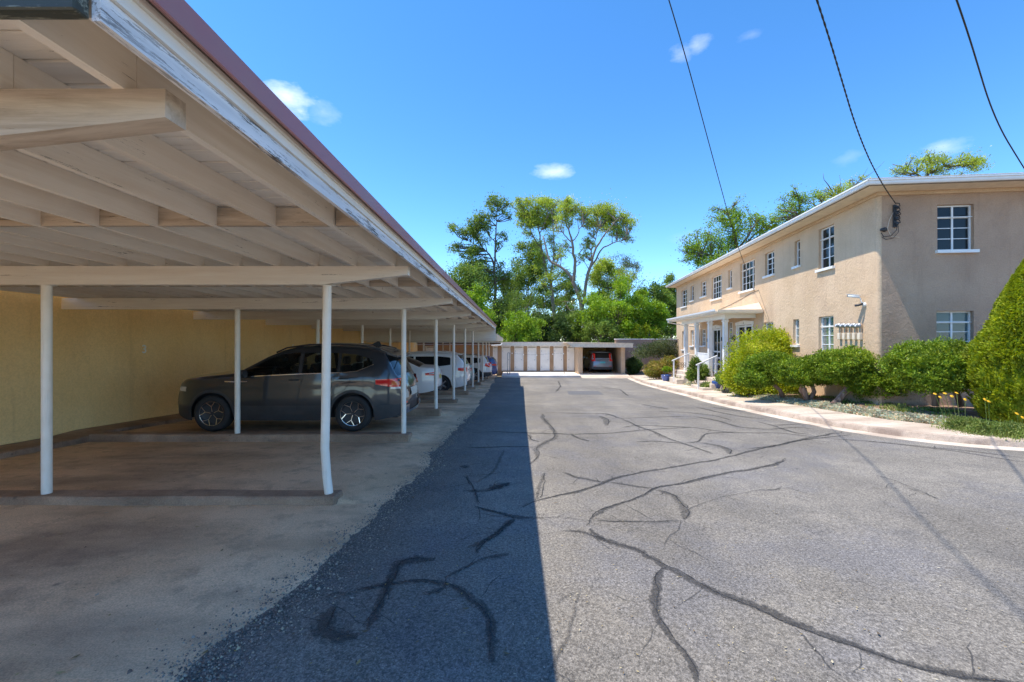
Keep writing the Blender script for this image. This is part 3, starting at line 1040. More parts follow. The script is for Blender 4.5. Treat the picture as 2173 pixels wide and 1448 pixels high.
    # --- posts
    for n in range(0, 11):
        y = ROW[n] + .045
        for xi, x in enumerate((-2.0, -4.985)):
            zt = (bt(ROW[n]) - .195) if n < 7 else -.08
            zc = [None, -1.62, -1.655, -1.705, -1.90, -1.98, -2.17, -2.24, -2.42, -2.5, -2.58][n] if n else g(ROW[0]) + .1
            mb = MB()
            if n == 1 and xi == 0:      # the bent one
                zk = -(975 - 724) / FPX * y
                pts = [(x, y, zc), (x - .004, y, zc + .02)] + [(x - .03 * t / 3, y, zc + (zk - zc) * t / 3.4) for t in (1, 2)]
                pts = [(x + .018, y, zc), (x - .004, y, (zc + zk) / 2), (x - .020, y, zk + .05), (x - .024, y, zk + .12), (x - .016, y, zk + .5), (x, y, zt)]
            else:
                lean = (-.03 if (n == 9 and xi == 1) else 0)
                pts = [(x, y, zc), (x + lean * .5, y, (zc + zt) / 2), (x, y, zt)]
            mb.tube(pts, .0445, 20)
            mb.build('post', M['post'], smooth=False, angle=40, **w)
            MB().bbox(x - .055, x + .075, y - .04, y + .04, zt - .008, zt - .001, .002).build('post_cap', M['post'], **w)
    return root


def build_bay_curbs():
    tops = [None, -1.62, -1.655, -1.705, -1.90, -1.98, -2.17, -2.24, -2.42, -2.50, -2.58]
    nth = ['first', 'second', 'third', 'fourth', 'fifth', 'sixth', 'seventh', 'eighth', 'ninth', 'tenth']
    desc = ['low concrete curb nearest the camera carrying the bent white post',
            'straight concrete curb right in front of the dark grey SUV',
            'chipped concrete curb just behind the dark grey SUV',
            'concrete curb between the empty bay and the white sedan',
            'concrete curb with a broken end between white sedan and white SUV',
            'concrete curb between the white SUV and the teal sedan',
            'concrete curb just beyond the teal sedan',
            'concrete curb in front of the white wagon with black cladding',
            'concrete curb between white wagon and blue hatchback',
            'farthest concrete curb, beyond the blue hatchback']
    for n in range(1, 11):
        y0 = ROW[n] - .07; y1 = ROW[n] + .16
        top = tops[n]
        root = None
        mb = MB()
        xs = np.concatenate([[XW + .55], np.linspace(XW + .8, -2.2, 26), [-2.05, -1.95, -1.885, -1.865]])
        jn = smooth_noise(len(xs), .012, 5, 50 + n); jf = smooth_noise(len(xs), .018, 4, 70 + n)
        vs = []
        for i, x in enumerate(xs):
            e = .03 if i == len(xs) - 1 else 0
            t = top + jn[i] * .5 - e * .6
            vs += [(x, y0 + jf[i] * .5 - .01 + e, g(y0) - .06), (x, y0 + jf[i] * .6 + e, t - .02), (x, y0 + .018 + jf[i] * .4 + e, t),
                   (x, y1 - .015 - e, t), (x, y1 - e, t - .015), (x, y1 - e, g(y1) - .06)]
        m = 6
        fs = [(i * m + k, (i + 1) * m + k, (i + 1) * m + k + 1, i * m + k + 1) for i in range(len(xs) - 1) for k in range(m - 1)]
        fs += [tuple(reversed(range(m))), tuple((len(xs) - 1) * m + k for k in range(m))]
        mb.add(vs, fs)
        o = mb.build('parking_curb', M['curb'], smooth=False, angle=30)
        tag(o, desc[n - 1], 'curb', 'concrete curbs between the parking bays')
    # raised strip along the wall
    MB().hexa([(XW, -1, g(0)), (XW + .55, -1, g(0)), (XW + .55, 34, g(34)), (XW, 34, g(34)),
               (XW, -1, -1.55), (XW + .55, -1, -1.57), (XW + .55, 34, g(34) + .13), (XW, 34, g(34) + .15)])
    mb = MB()
    ys = np.arange(-1, 35.9, .5)
    vs = []
    for y in ys:
        z = g(y) + saw(min(y, 33)) * .5
        vs += [(XW + .56, y, z - .05), (XW + .55, y, z + .085), (XW + .53, y, z + .10), (XW + .001, y, z + .12)]
    mb.add(vs, [(j * 4 + k, j * 4 + k + 1, j * 4 + k + 5, j * 4 + k + 4) for j in range(len(ys) - 1) for k in range(3)])
    o = mb.build('wall_footing', M['curb'])
    o['kind'] = 'structure'


def build_yellow_wall():
    root = thing('carport_wall', 'long ochre stucco wall with small white bay numbers behind the carport', 'wall', (XW, 16, g(16)))
    MB().box(XW - .25, XW, -1, 36.2, -2.9, .80).build('wall_face', M['yellow'], root, world=True)
    mt = simple('number_paint', (.86, .85, .82), .7, var=.1)
    for k in range(0, 9):
        y = 9.47 + 3.17 * k
        me = text_mesh(str(3 + k), .25, mt, 'bay_number', .004)
        z = -.185 - .035 * max(0, k - 1) * 1.0
        o = link('bay_number', me, root, loc=(XW + .003, y, z), rot=(math.radians(90), 0, math.radians(90)), world=True)
    # faint plaster cracks
    return root

# ------------------------------------------------------------------ store rooms and single garage at the far end
def build_storage():
    YB = 36.0
    root = thing('storage_building', 'low tan store building with white doors and open garage at the end of the driveway', 'building', (0, YB, -2.72))
    w = dict(parent=root, world=True)
    dz0, dz1 = -2.47, -.485
    doors = []
    for a, b in ((85, 130), (182, 272), (320, 415), (463, 558), (606, 703), (752, 852), (898, 998)):
        doors.append((((a / 5.174 + 1030) - CX) * YB / FPX, ((b / 5.174 + 1030) - CX) * YB / FPX))
    doors.insert(0, (-7.42, -6.62))
    # front wall built round its door openings
    mb = MB()
    x = XW
    for (a, b) in doors:
        mb.box(x, a, YB, YB + .2, -2.9, -.15)
        mb.box(a, b, YB, YB + .2, dz1, -.15)
        mb.box(a, b, YB, YB + .2, -2.9, dz0)
        x = b
    mb.box(x, 4.92, YB, YB + .2, -2.9, -.15)
    mb.build('wall', M['brown'], **w)
    MB().box(XW, 4.9, YB + 3.6, YB + 3.8, -2.9, -.15).box(XW, XW + .2, YB + .2, YB + 3.6, -2.9, -.15).build('back_wall', M['brown'], **w)
    for i, (a, b) in enumerate(doors):
        d = MB().bbox(a + .055, b - .055, YB + .02, YB + .06, dz0 + .01, dz1 - .05, .004).build('door', M['door'], **w)
        fr = MB().box(a - .02, a + .05, YB - .02, YB + .09, dz0, dz1 - .004).box(b - .05, b + .02, YB - .02, YB + .09, dz0, dz1 - .004)
        fr.box(a - .05, b + .05, YB - .025, YB + .09, dz1, dz1 + .07).build('door_frame', M['door'], **w)
        # rails planted on the door
        kk = dict(parent=d)
        off = Vector((0, 0, 0))
        def sub(name, mb, mat):
            o = mb.build(name, mat, d)
            o.location = -Vector(root.location) - Vector(d.location)
            return o
        h = dz1 - dz0
        mb = MB()
        for zz in (dz0 + .12, dz0 + h * .42, dz1 - .16):
            mb.box(a + .07, b - .07, YB + .008, YB + .02, zz - .05, zz + .05)
        sub('rail', mb, M['door'])
        hx = b - .13 if i % 7 != 0 else a + .13
        sub('handle', MB().lathe([(.001, -.06), (.032, -.055), (.032, -.03), (.015, -.02), (.015, .01)], 10, (hx, YB, dz0 + h * .46), 'y'), M['galv'])
        for zz in (dz0 + .3, dz1 - .35):
            sub('hinge', MB().box(a + .06, a + .09, YB - .004, YB + .02, zz - .05, zz + .05), M['galv'])
    # flat roof and fascia over the stores
    MB().box(XW, 4.7, YB - .45, YB + 3.9, -.148, -.09).build('roof', M['rooftan'], **w)
    MB().hexa([(-1.15, YB - .48, -.42), (4.78, YB - .48, -.42), (4.78, YB - .42, -.42), (-1.0, YB - .42, -.42),
               (-1.15, YB - .48, -.13), (4.78, YB - .48, -.10), (4.78, YB - .42, -.10), (-1.15, YB - .42, -.13)]).build('fascia', M['roofcream'], **w)
    MB().box(XW, 4.78, YB - .42, YB, -.30, -.27).build('soffit', M['cream_x'], **w)
    # garage: pillars, walls, roof
    YG = 33.5
    MB().bbox(4.88, 5.22, YG, YG + .35, -2.75, -.47, .01).build('pillar', M['tan'], **w)
    MB().bbox(8.20, 8.50, YG, YG + .35, -2.75, -.47, .01).build('pillar', M['tan'], **w)
    MB().box(4.93, 5.13, YG + .35, YG + 6, -2.75, -.47).build('side_wall', M['tan'], **w)
    MB().box(8.24, 8.46, YG + .35, YG + 6, -2.75, -.47).build('side_wall', M['tan'], **w)
    MB().box(5.13, 8.24, YG + 5.8, YG + 6, -2.75, -.47).build('garage_back_wall', M['yellow'], **w)
    MB().box(5.0, 8.6, YG + 3.9, YG + 3.92, -2.75, -1.6).build('dark_partition', M['brown'], **w) if False else None
    MB().hexa([(4.4, YG - .55, -.47), (8.95, YG - .55, -.50), (8.95, YG - .50, -.50), (4.4, YG - .50, -.47),
               (3.9, YG - .55, -.14), (8.98, YG - .55, -.20), (8.98, YG - .50, -.20), (3.9, YG - .50, -.14)]).build('garage_fascia', M['roofcream'], **w)
    MB().box(4.4, 8.95, YG - .5, YG + 6.1, -.468, -.43).build('garage_ceiling', M['cream_x'], **w)
    MB().hexa([(3.9, YG - .58, -.135), (9.0, YG - .58, -.195), (9.0, YG + 6.2, -.195), (3.9, YG + 6.2, -.135),
               (3.9, YG - .58, -.105), (9.0, YG - .58, -.165), (9.0, YG + 6.2, -.165), (3.9, YG + 6.2, -.105)]).build('garage_roof', M['roofcream'], **w)
    MB().box(5.13, 8.24, YG - .02, YG + 5.8, -2.70, -2.52).build('garage_floor', M['bay'], **w)
    # drip pipe at the left end
    MB().tube([(-1.9, YB - .55, -.40), (-1.9, YB - .55, -.36), (-1.2, YB - .55, -.34), (-1.1, YB - .5, -.25), (-1.05, YB - .48, -.2)], .04, 8).build('drain_pipe', M['gutter'], **w)
    MB().box(8.95, 9.9, YG - .2, YG + .5, -.50, -.44).build('flat_panel', M['galv'], **w)
    # platform and apron
    o = MB().bbox(-1.0, 4.86, 32.1, 35.99, -2.95, -2.55, .015).build('concrete_platform', M['platform']); o['kind'] = 'structure'
    o = MB().hexa([(4.87, 31.3, -2.9), (8.6, 31.3, -2.9), (8.6, 33.5, -2.9), (4.87, 33.5, -2.9),
                   (4.87, 31.3, -2.685), (8.6, 31.3, -2.685), (8.6, 33.5, -2.53), (4.87, 33.5, -2.53)]).build('garage_apron', M['walk']); o['kind'] = 'structure'
    # handrail of bent pipe, pole and string of bulbs
    o = MB().tube([(-.58, 33, -2.6), (-.58, 33, -1.0), (-.55, 33, -.9), (-.45, 33, -.89), (-.41, 33, -.95), (-.40, 33, -2.6)], .025, 8).build('pipe_rail', M['galv'], smooth=True)
    tag(o, 'grey bent pipe rail standing in front of the second storage door', 'railing')
    o = MB().tube([(3.74, 33, -2.56), (3.72, 33, -1.7), (3.69, 33, -.95)], .02, 7).build('thin_pole', M['bark_dark'])
    tag(o, 'thin brown pole standing on the platform before the storage doors', 'pole')
    r = thing('string_lights', 'string of little white bulbs hung from pipe rail to thin pole', 'string lights', (-.4, 33, -2.55))
    bx = [(1086.7, 750), (1096, 752), (1111, 753), (1125, 754.5), (1139, 754), (1156, 753), (1173, 752), (1179, 751), (1187.5, 751), (1196, 751)]
    P = [W(px, py, 33) for px, py in bx]
    MB().tube([(-.41, 33, -.93)] + [(p[0], p[1], p[2] + .04) for p in P], .006, 5).build('cord', M['cable'], r, world=True)
    bm = MB().lathe([(.001, -.05), (.03, -.035), (.037, 0), (.02, .03), (.012, .05)], 10).mesh('bulb', M['white'], True)
    for p in P: link('bulb', bm, r, loc=p, world=True)


# ------------------------------------------------------------------ the house on the right
HC = (8.96, 10.71)
HR = -math.atan2(.1073, .9942)
HB = -1.60


def hu(px):
    a = (px - CX) / FPX
    return (8.96 - 10.71 * a) / (.9942 * a - .1073)


def hz(py, u): return (CY - py) / FPX * (10.71 + .9942 * u) - HB


def ht(px):
    a = (px - CX) / FPX
    return (10.71 * a - 8.96) / (.9942 + .1073 * a)


def hzs(py, t): return (CY - py) / FPX * (10.71 - .1073 * t) - HB


def FW(u, z, d): return (d, u, z)          # west wall: d > 0 inwards
def FS(u, z, d): return (u, d, z)          # south wall


def fbox(mb, f, u0, u1, z0, z1, d0, d1, mi=0):
    return mb.hexa([f(u0, z0, d0), f(u1, z0, d0), f(u1, z0, d1), f(u0, z0, d1), f(u0, z1, d0), f(u1, z1, d0), f(u1, z1, d1), f(u0, z1, d1)], mi)


def wall_face(mb, f, u0, u1, z0, z1, ops, depth=.17, rnd=.03):
    us = sorted(set([u0, u1] + [o[0] for o in ops] + [o[1] for o in ops]))
    zs = sorted(set([z0, z1] + [o[2] for o in ops] + [o[3] for o in ops]))
    # subdivide long cells so the hand-trowelled surface can undulate a little
    def sub(a):
        out = []
        for p, q in zip(a[:-1], a[1:]):
            n = max(1, int((q - p) / .45))
            out += [p + (q - p) * i / n for i in range(n)]
        return out + [a[-1]]
    us, zs = sub(us), sub(zs)
    from mathutils import noise as N_
    def P(u, z, d=0.0):
        w = N_.noise(Vector((u * .9, z * .9, 3.1))) * .006
        return f(u, z, d + w)
    for i in range(len(us) - 1):
        for j in range(len(zs) - 1):
            cu, cz = (us[i] + us[i + 1]) / 2, (zs[j] + zs[j + 1]) / 2
            if any(o[0] < cu < o[1] and o[2] < cz < o[3] for o in ops): continue
            mb.add([P(us[i], zs[j]), P(us[i + 1], zs[j]), P(us[i + 1], zs[j + 1]), P(us[i], zs[j + 1])], [(0, 1, 2, 3)])
    for (a, b, c, d) in ops:
        for (p, q) in (((a, c), (b, c)), ((b, c), (b, d)), ((b, d), (a, d)), ((a, d), (a, c))):
            mb.add([P(p[0], p[1]), P(q[0], q[1]), f(q[0], q[1], depth), f(p[0], p[1], depth)], [(0, 1, 2, 3)])
    return mb


def window(root, f, u0, u1, z0, z1, cols, rows, pane, sill=True, transom=True, blind=False, d=.10, bar=False):
    """white steel casement: frame with glazing bars, one pane object per light"""
    mb = MB()
    t = .035
    fbox(mb, f, u0, u0 + t, z0, z1, d - .015, d + .05); fbox(mb, f, u1 - t, u1, z0, z1, d - .015, d + .05)
    fbox(mb, f, u0 + t, u1 - t, z0, z0 + t, d - .013, d + .05); fbox(mb, f, u0 + t, u1 - t, z1 - t, z1, d - .013, d + .05)
    zt = z1 - (z1 - z0) / rows if transom else None
    iu = [u0 + t + (u1 - u0 - 2 * t) * i / cols for i in range(cols + 1)]
    iz = [z0 + t + (z1 - z0 - 2 * t) * i / rows for i in range(rows + 1)]
    for i in range(1, cols):
        big = (cols == 2 or (cols == 4 and i in (1, 3)))
        wd = .020 if big else .010
        fbox(mb, f, iu[i] - wd, iu[i] + wd, z0 + t, z1 - t, d - .008, d + .03)
    for j in range(1, rows):
        wd = .021 if (transom and j == rows - 1) else .009
        fbox(mb, f, u0 + t, u1 - t, iz[j] - wd, iz[j] + wd, d - .006 - (.006 if wd > .02 else 0), d + .028)
    fr = mb.build('window', M['white'], root)
    for i in range(cols):
        for j in range(rows):
            fbox(MB(), f, 0, 1, 0, 1, 0, 1)
            m2 = MB(); a = .009
            fbox(m2, f, iu[i] + a, iu[i + 1] - a, iz[j] + a, iz[j + 1] - a, d + .012, d + .018)
            m2.build('pane', pane, fr)
    if blind:
        m2 = MB()
        zb = z0 + (z1 - z0) * (blind if isinstance(blind, float) else .0)
        n = 14
        for k in range(n):
            a = u0 + .03 + (u1 - u0 - .06) * k / n; b = u0 + .03 + (u1 - u0 - .06) * (k + 1) / n
            o = .012 * (k % 2)
            fbox(m2, f, a, b, zb, z1 - .02, d + .07 + o, d + .075 + o)
        m2.build('curtain', M['blind'], fr)
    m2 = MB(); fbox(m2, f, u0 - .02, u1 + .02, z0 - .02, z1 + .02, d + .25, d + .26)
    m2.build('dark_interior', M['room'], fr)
    if bar:
        m2 = MB(); zz = iz[rows - 1]
        fbox(m2, f, u0 - .045, u1 + .045, zz - .008, zz + .008, .045, .06); m2.build('curtain_bar', M['white'], fr)
    if sill:
        m2 = MB(); fbox(m2, f, u0 - .05, u1 + .06, z0 - .075, z0 - .002, -.075, d + .04)
        m2.build('sill', M['white'], fr)
    return fr


def build_house():
    root = thing('stucco_apartment_house', 'two storey tan stucco apartment house with white windows right of the driveway', 'house', (HC[0], HC[1], HB), HR)
    UL, TL = 18.95, 14.0
    ZT = 3.67 - HB
    ZB = -2.75 - HB
    # --- west wall openings
    WW = []       # u0,u1,z0,z1, cols, rows, pane, blind, bar
    def w(px0, px1, py0, py1, cols, rows, up=True, bar=False, **k):
        a, b = hu(px1), hu(px0); a, b = min(a, b), max(a, b)
        um = (a + b) / 2
        WW.append(dict(a=a, b=b, c=hz(py1, um), d=hz(py0, um), cols=cols, rows=rows, up=up, bar=bar, **k))
    w(1446, 1457.5, 615, 651, 2, 4); w(1465.5, 1472, 607, 638, 1, 3); w(1487.5, 1498.5, 597, 629, 2, 4)
    w(1510, 1531.5, 585, 634, 4, 4); w(1545.5, 1553, 573, 611, 1, 3); w(1571, 1601.5, 554.5, 616, 4, 4, bar=True)
    w(1623.5, 1643, 535, 584, 2, 4, tall=True); w(1686, 1697.5, 511, 565, 1, 3); w(1737, 1770, 481.5, 569, 2, 4, bar=True)
    w(1737, 1769, 671.5, 753, 2, 4, up=False, bar=True); w(1683, 1696, 678, 732, 1, 3, up=False); w(1621, 1641, 684, 733, 2, 3, up=False)
    w(1487.5, 1497.5, 699, 734, 2, 4, up=False); w(1465.5, 1472, 701, 734, 1, 3, up=False); w(1447.5, 1454, 703, 742, 1, 3, up=False)
    w(1544, 1554.5, 684, 747, 2, 5, up=False, nosill=True)
    ops = [(o['a'], o['b'], o['c'], o['d']) for o in WW]
    # doors
    DR = []
    for (p0, p1, py0, py1) in ((1512, 1529.5, 698, 791), (1565, 1596.5, 690, 797)):
        a, b = hu(p1), hu(p0); um = (a + b) / 2
        DR.append((a, b, -1.60 - HB, hz(py0, um)))
    mb = MB()
    wall_face(mb, FW, .09, UL - .05, ZB, ZT, ops + DR)
    # the far end wall and the back
    for z0, z1 in ((ZB, ZT),):
        mb.add([(0, UL - .05, z0), (TL, UL - .05, z0), (TL, UL - .05, z1), (0, UL - .05, z1)], [(0, 1, 2, 3)])
        mb.add([(TL, 0, z0), (TL, UL - .05, z0), (TL, UL - .05, z1), (TL, 0, z1)], [(0, 1, 2, 3)])
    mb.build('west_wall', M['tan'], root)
    # south wall
    SW = []
    for (p0, p1, y0, y1) in ((1989, 2067, 434, 531), (1987, 2066, 660.5, 748)):
        a, b = ht(p0), ht(p1); tm = (a + b) / 2
        SW.append((a, b, hzs(y1, tm), hzs(y0, tm)))
    a0, b0, c0, d0 = SW[0]
    SW.append((a0 + 3.6, b0 + 3.6, c0, d0)); SW.append((SW[1][0] + 3.6, SW[1][1] + 3.6, SW[1][2], SW[1][3]))
    mb = MB()
    wall_face(mb, FS, .09, TL, ZB, ZT, SW)
    mb.build('south_wall', M['tan_shaded'], root)
    # rounded plaster corner
    mb = MB(); R = .09; n = 8
    zz = np.linspace(ZB, ZT, 16)
    vs = []
    for z in zz:
        for i in range(n + 1):
            a = math.pi / 2 * i / n
            vs.append((R - R * math.cos(a), R - R * math.sin(a), z))
    mb.add(vs, [(j * (n + 1) + i, j * (n + 1) + i + 1, (j + 1) * (n + 1) + i + 1, (j + 1) * (n + 1) + i) for j in range(15) for i in range(n)])
    mb.build('rounded_corner', M['tan'], root, smooth=True)
    for o in WW:
        window(root, FW, o['a'], o['b'], o['c'], o['d'], o['cols'], o['rows'], M['glass'] if o['up'] else M['glass_teal'],
               sill='nosill' not in o, transom=o['cols'] > 1, blind=(not o['up']) and .25 * (o['cols'] > 1) + .02, bar=o['bar'])
    for i, (a, b, c, d) in enumerate(SW):
        window(root, FS, a, b, c, d, 2, 4, M['glass'] if i % 2 == 0 else M['glass_teal'], blind=(.30 if i % 2 else False), bar=True)
    # papers and a little picture leaning inside the near lower window
    o = WW[9]
    mb = MB(); fbox(mb, FW, o['a'] + .08, o['a'] + .28, o['c'] + .05, o['c'] + .55, .128, .130)
    mb.build('paper_notice', M['white'], root)
    mb = MB(); fbox(mb, FW, o['a'] + .15, o['a'] + .19, o['c'] + .32, o['c'] + .42, .1255, .1275)
    mb.build('notice_print', M['plastic'], root)
    # doors: glazed screen doors with planked surrounds
    for i, (a, b, c, d) in enumerate(DR):
        fr = MB(); t = .09
        fbox(fr, FW, a - t, a + .005, c, d, -.03, .05); fbox(fr, FW, b - .005, b + t, c, d, -.03, .05)
        # pedimented head
        m = (a + b) / 2
        fr.add([FW(a - t - .04, d, -.045), FW(b + t + .04, d, -.045), FW(b + t + .05, d + .13, -.045), FW(m, d + .20, -.045), FW(a - t - .05, d + .13, -.045),
                FW(a - t - .04, d, .02), FW(b + t + .04, d, .02), FW(b + t + .05, d + .13, .02), FW(m, d + .20, .02), FW(a - t - .05, d + .13, .02)],
               [(0, 1, 2, 3, 4), (9, 8, 7, 6, 5), (0, 5, 6, 1), (1, 6, 7, 2), (2, 7, 8, 3), (3, 8, 9, 4), (4, 9, 5, 0)])
        fr.build('door_surround', M['white'], root)
        leaves = 1 if i == 0 else 2
        for k in range(leaves):
            p = a + .01 + (b - a - .02) * k / leaves; q = a + .01 + (b - a - .02) * (k + 1) / leaves
            mb = MB(); s = .07
            fbox(mb, FW, p, p + s, c, d, .03, .07); fbox(mb, FW, q - s, q, c, d, .03, .07)
            H = d - c
            levels = [c, c + .2, c + H * .28, c + H * .42, c + H * .47, d]
            for zz in (c + .06, c + H * .2, c + H * .34, c + H * .48, d - .05):
                fbox(mb, FW, p + s, q - s, zz - .035, zz + .035, .032, .068)
            mid = (p + q) / 2
            if leaves == 1: fbox(mb, FW, mid - .03, mid + .03, c + .09, d - .08, .034, .066)
            dd = mb.build('screen_door', M['white'], root)
            mb = MB(); fbox(mb, FW, p + s, q - s, c + .05, d - .05, .048, .052); mb.build('door_glass', M['glass'], dd)
            mb = MB(); mb.lathe([(.001, -.05), (.028, -.045), (.03, -.02), (.012, -.01), (.012, .02)], 10, (.03, q - .05, c + H * .46), 'x'); mb.build('handle', M['galv'], dd)
        me = text_mesh('1' if i == 0 else '4', .10, M['plastic'], 'door_number')
        link('door_number', me, root, loc=(-.05, m, d + .08), rot=(math.radians(90), 0, math.radians(-90)))
    # --- eaves, gutter, roof
    E = .56; EZ = ZT
    mb = MB()
    # soffit ring west + south
    mb.add([(0.02, -E, EZ), (-E, -E, EZ), (-E, UL + .3, EZ), (0.02, UL + .3, EZ)], [(0, 1, 2, 3)])
    mb.add([(0.02, 0.02, EZ), (0.02, -E, EZ), (TL + .4, -E, EZ), (TL + .4, 0.02, EZ)], [(0, 1, 2, 3)])
    mb.build('soffit', M['roofcream'], root)
    # crown board at wall head
    MB().box(-.05, .03, -.05, UL - .02, EZ - .09, EZ - .003).box(.03, TL, -.05, .03, EZ - .09, EZ - .003).build('frieze_board', M['tan'], root)
    def ring(name, prof, mat):
        """sweep (offset outwards, z) profile round the west and south eaves"""
        m = len(prof); vs = []
        for (sx, sy) in (('w1', 0), ('c', 0), ('s1', 0)):
            for (o, z) in prof:
                if sx == 'w1': vs.append((-E - o, UL + .32 + o * .0, EZ + z))
                elif sx == 'c': vs.append((-E - o, -E - o, EZ + z))
                else: vs.append((TL + .4, -E - o, EZ + z))
        fs = [(j * m + i, j * m + (i + 1) % m, (j + 1) * m + (i + 1) % m, (j + 1) * m + i) for j in range(2) for i in range(m)]
        fs += [tuple(range(m)), tuple(2 * m + i for i in reversed(range(m)))]
        return MB().add(vs, fs).build(name, mat, root)
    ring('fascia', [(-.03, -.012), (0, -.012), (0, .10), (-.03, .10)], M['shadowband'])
    ring('gutter', [(.003, .0), (.055, .0), (.075, .03), (.08, .065), (.105, .08), (.105, .112), (.098, .112), (.098, .088), (.07, .075), (.05, .012), (.01, .012), (.01, .10), (.003, .10)], M['gutter'])
    ring('drip_edge', [(-.25, .113), (.03, .113), (.035, .145), (-.25, .185)], M['rooftan'])
    ring('gravel_stop', [(-.30, .15), (.0, .147), (.0, .168), (-.30, .205)], M['roofcream'])
    sl = math.tan(math.radians(7))
    hw = (TL + .4 + E) / 2
    mb = MB(); z0 = EZ + .15
    x0, x1, y0, y1 = -E, TL + .4, -E, UL + .3
    zr = z0 + hw * sl
    mb.add([(x0, y0, z0), (x1, y0, z0), (x1, y1, z0), (x0, y1, z0), (x0 + hw, y0 + hw, zr), (x0 + hw, y1 - hw, zr)],
           [(0, 1, 4), (1, 2, 5, 4), (2, 3, 5), (3, 0, 4, 5)]).build('roof', M['rooftan'], root)
    # --- porch
    PU0, PU1, PP = 6.09, 13.86, 1.70
    zg = 1.15 - HB; zw = 1.52 - HB
    mb = MB()
    A = [(-PP, PU0, zg), (-PP, PU1, zg), (-.02, PU1, zg + .02), (-.02, PU0, zg + .02)]
    mb.add([(-PP, PU0, zg + .05), (-PP, PU1, zg + .05), (-.01, PU1 - .4, zw), (-.01, PU0 + .35, zw), (-PP, PU0, zg + .02), (-PP, PU1, zg + .02), (-.01, PU1, zg + .02), (-.01, PU0, zg + .02)],
           [(0, 1, 2, 3), (4, 7, 6, 5), (0, 3, 7, 4), (1, 5, 6, 2), (0, 4, 5, 1)])
    mb.build('porch_roof', M['roofcream'], root)
    MB().box(-PP + .02, -.01, PU0 + .02, PU1 - .02, zg - .06, zg + .018).build('porch_ceiling', M['cream_x'], root)
    MB().box(-PP - .01, -.01, PU0 - .03, PU0 + .015, zg - .02, zg + .075).box(-PP - .03, -PP + .018, PU0 - .03, PU1 + .03, zg - .065, zg + .0).build('porch_trim', M['roofcream'], root)
    m = [(-PP - .035, zg + .004), (-PP - .09, zg + .004), (-PP - .12, zg + .04), (-PP - .13, zg + .10), (-PP - .12, zg + .10), (-PP - .108, zg + .045), (-PP - .085, zg + .016), (-PP - .035, zg + .016)]
    vs = [(x, PU0 - .04, z) for x, z in m] + [(x, PU1 + .06, z) for x, z in m]
    MB().add(vs, [tuple(range(8)), tuple(reversed(range(8, 16)))] + [(i, (i + 1) % 8, 8 + (i + 1) % 8, 8 + i) for i in range(8)]).build('porch_gutter', M['gutter'], root)
    zf = -1.61 - HB
    PC = 1.05
    MB().box(-PC - .13, -PC + .09, 6.75, 13.2, zg - .24, zg - .063).build('porch_beam', M['white'], root)
    MB().box(-PC + .1, -.01, 6.75, 6.9, zg - .22, zg - .063).build('porch_beam', M['white'], root)
    for u in (7.08, 8.92, 10.84, 12.75):
        c = MB().bbox(-PC - .105, -PC + .07, u - .085, u + .085, zf, zg - .242, .012)
        c.bbox(-PC - .135, -PC + .10, u - .115, u + .115, zg - .36, zg - .30, .012).bbox(-PC - .12, -PC + .085, u - .10, u + .10, zf, zf + .14, .01)
        c.build('porch_column', M['white'], root)
        br = MB()
        for sg in (-1, 1):
            MB().tube([(-PC, u + sg * .09, zg - .34), (-PC, u + sg * .16, zg - .29), (-PC, u + sg * .24, zg - .245)], .03, 6).build('bracket', M['white'], root)
    MB().bbox(-1.32, -.01, 6.3, 13.6, -2.6 - HB, zf, .015).build('porch_floor', M['walk'], root)
    # steps
    for (u0, u1) in ((6.95, 8.55), (11.0, 12.5)):
        MB().bbox(-1.66, -1.325, u0, u1, -2.6 - HB, zf - .16, .012).build('step', M['walk'], root)
        MB().bbox(-2.0, -1.665, u0, u1, -2.7 - HB, zf - .32, .012).build('step', M['walk'], root)
    # balustrade: boarded panel and plain balusters
    pb = MB().box(-PC - .02, -PC + .02, 9.03, 10.74, -.62 - HB, -.56 - HB).build('panel_rail', M['white'], root)
    for k in range(13):
        u = 9.05 + k * .13
        MB().bbox(-PC - .012, -PC + .012, u, u + .118, zf + .06, -.625 - HB, .003).build('picket', M['white'], root)
    mb = MB().box(-PC - .015, -PC + .015, 10.95, 12.64, -.73 - HB, -.69 - HB)
    for k in range(9):
        mb.box(-PC - .01, -PC + .01, 11.05 + k * .18, 11.08 + k * .18, zf + .02, -.732 - HB)
    mb.build('balustrade', M['roofcream'], root)
    # stair rails
    for (ul, uu) in ((7.45, 7.75), (11.5, 11.75)):
        mb = MB()
        zl = -1.0 - HB; zu = -.66 - HB
        mb.bar((-2.02, ul, -2.1 - HB), (-2.02, ul, zl), .06, .06).bar((-1.22, uu, zf - .02), (-1.22, uu, zu), .06, .06)
        mb.bar((-2.12, ul - .03, zl - .02), (-1.14, uu + .03, zu + .03), .06, .045)
        mb.build('stair_rail', M['white'], root)
    # wrought iron scroll between the second rail's posts
    mb = MB()
    for k in range(5):
        pts = [(-1.42 - .12 * (k % 3) + .055 * math.cos(a), 11.72, -1.18 - HB - .13 * (k // 3) + .055 * math.sin(a)) for a in np.linspace(0, 6.0, 12)]
        mb.tube(pts, .011, 5)
    mb.build('iron_scroll', M['cable'], root)
    # downpipe
    MB().tube([(-PP - .05, PU1 - .05, zg), (-PP - .05, PU1 - .05, zg - .1), (-.9, PU1 + .05, zg - .25), (-.12, PU1 + .05, zg - .35), (-.06, PU1 + .05, zg - .45), (-.06, PU1 + .05, zf - .3)], .035, 8).build('downpipe', M['gutter'], root)
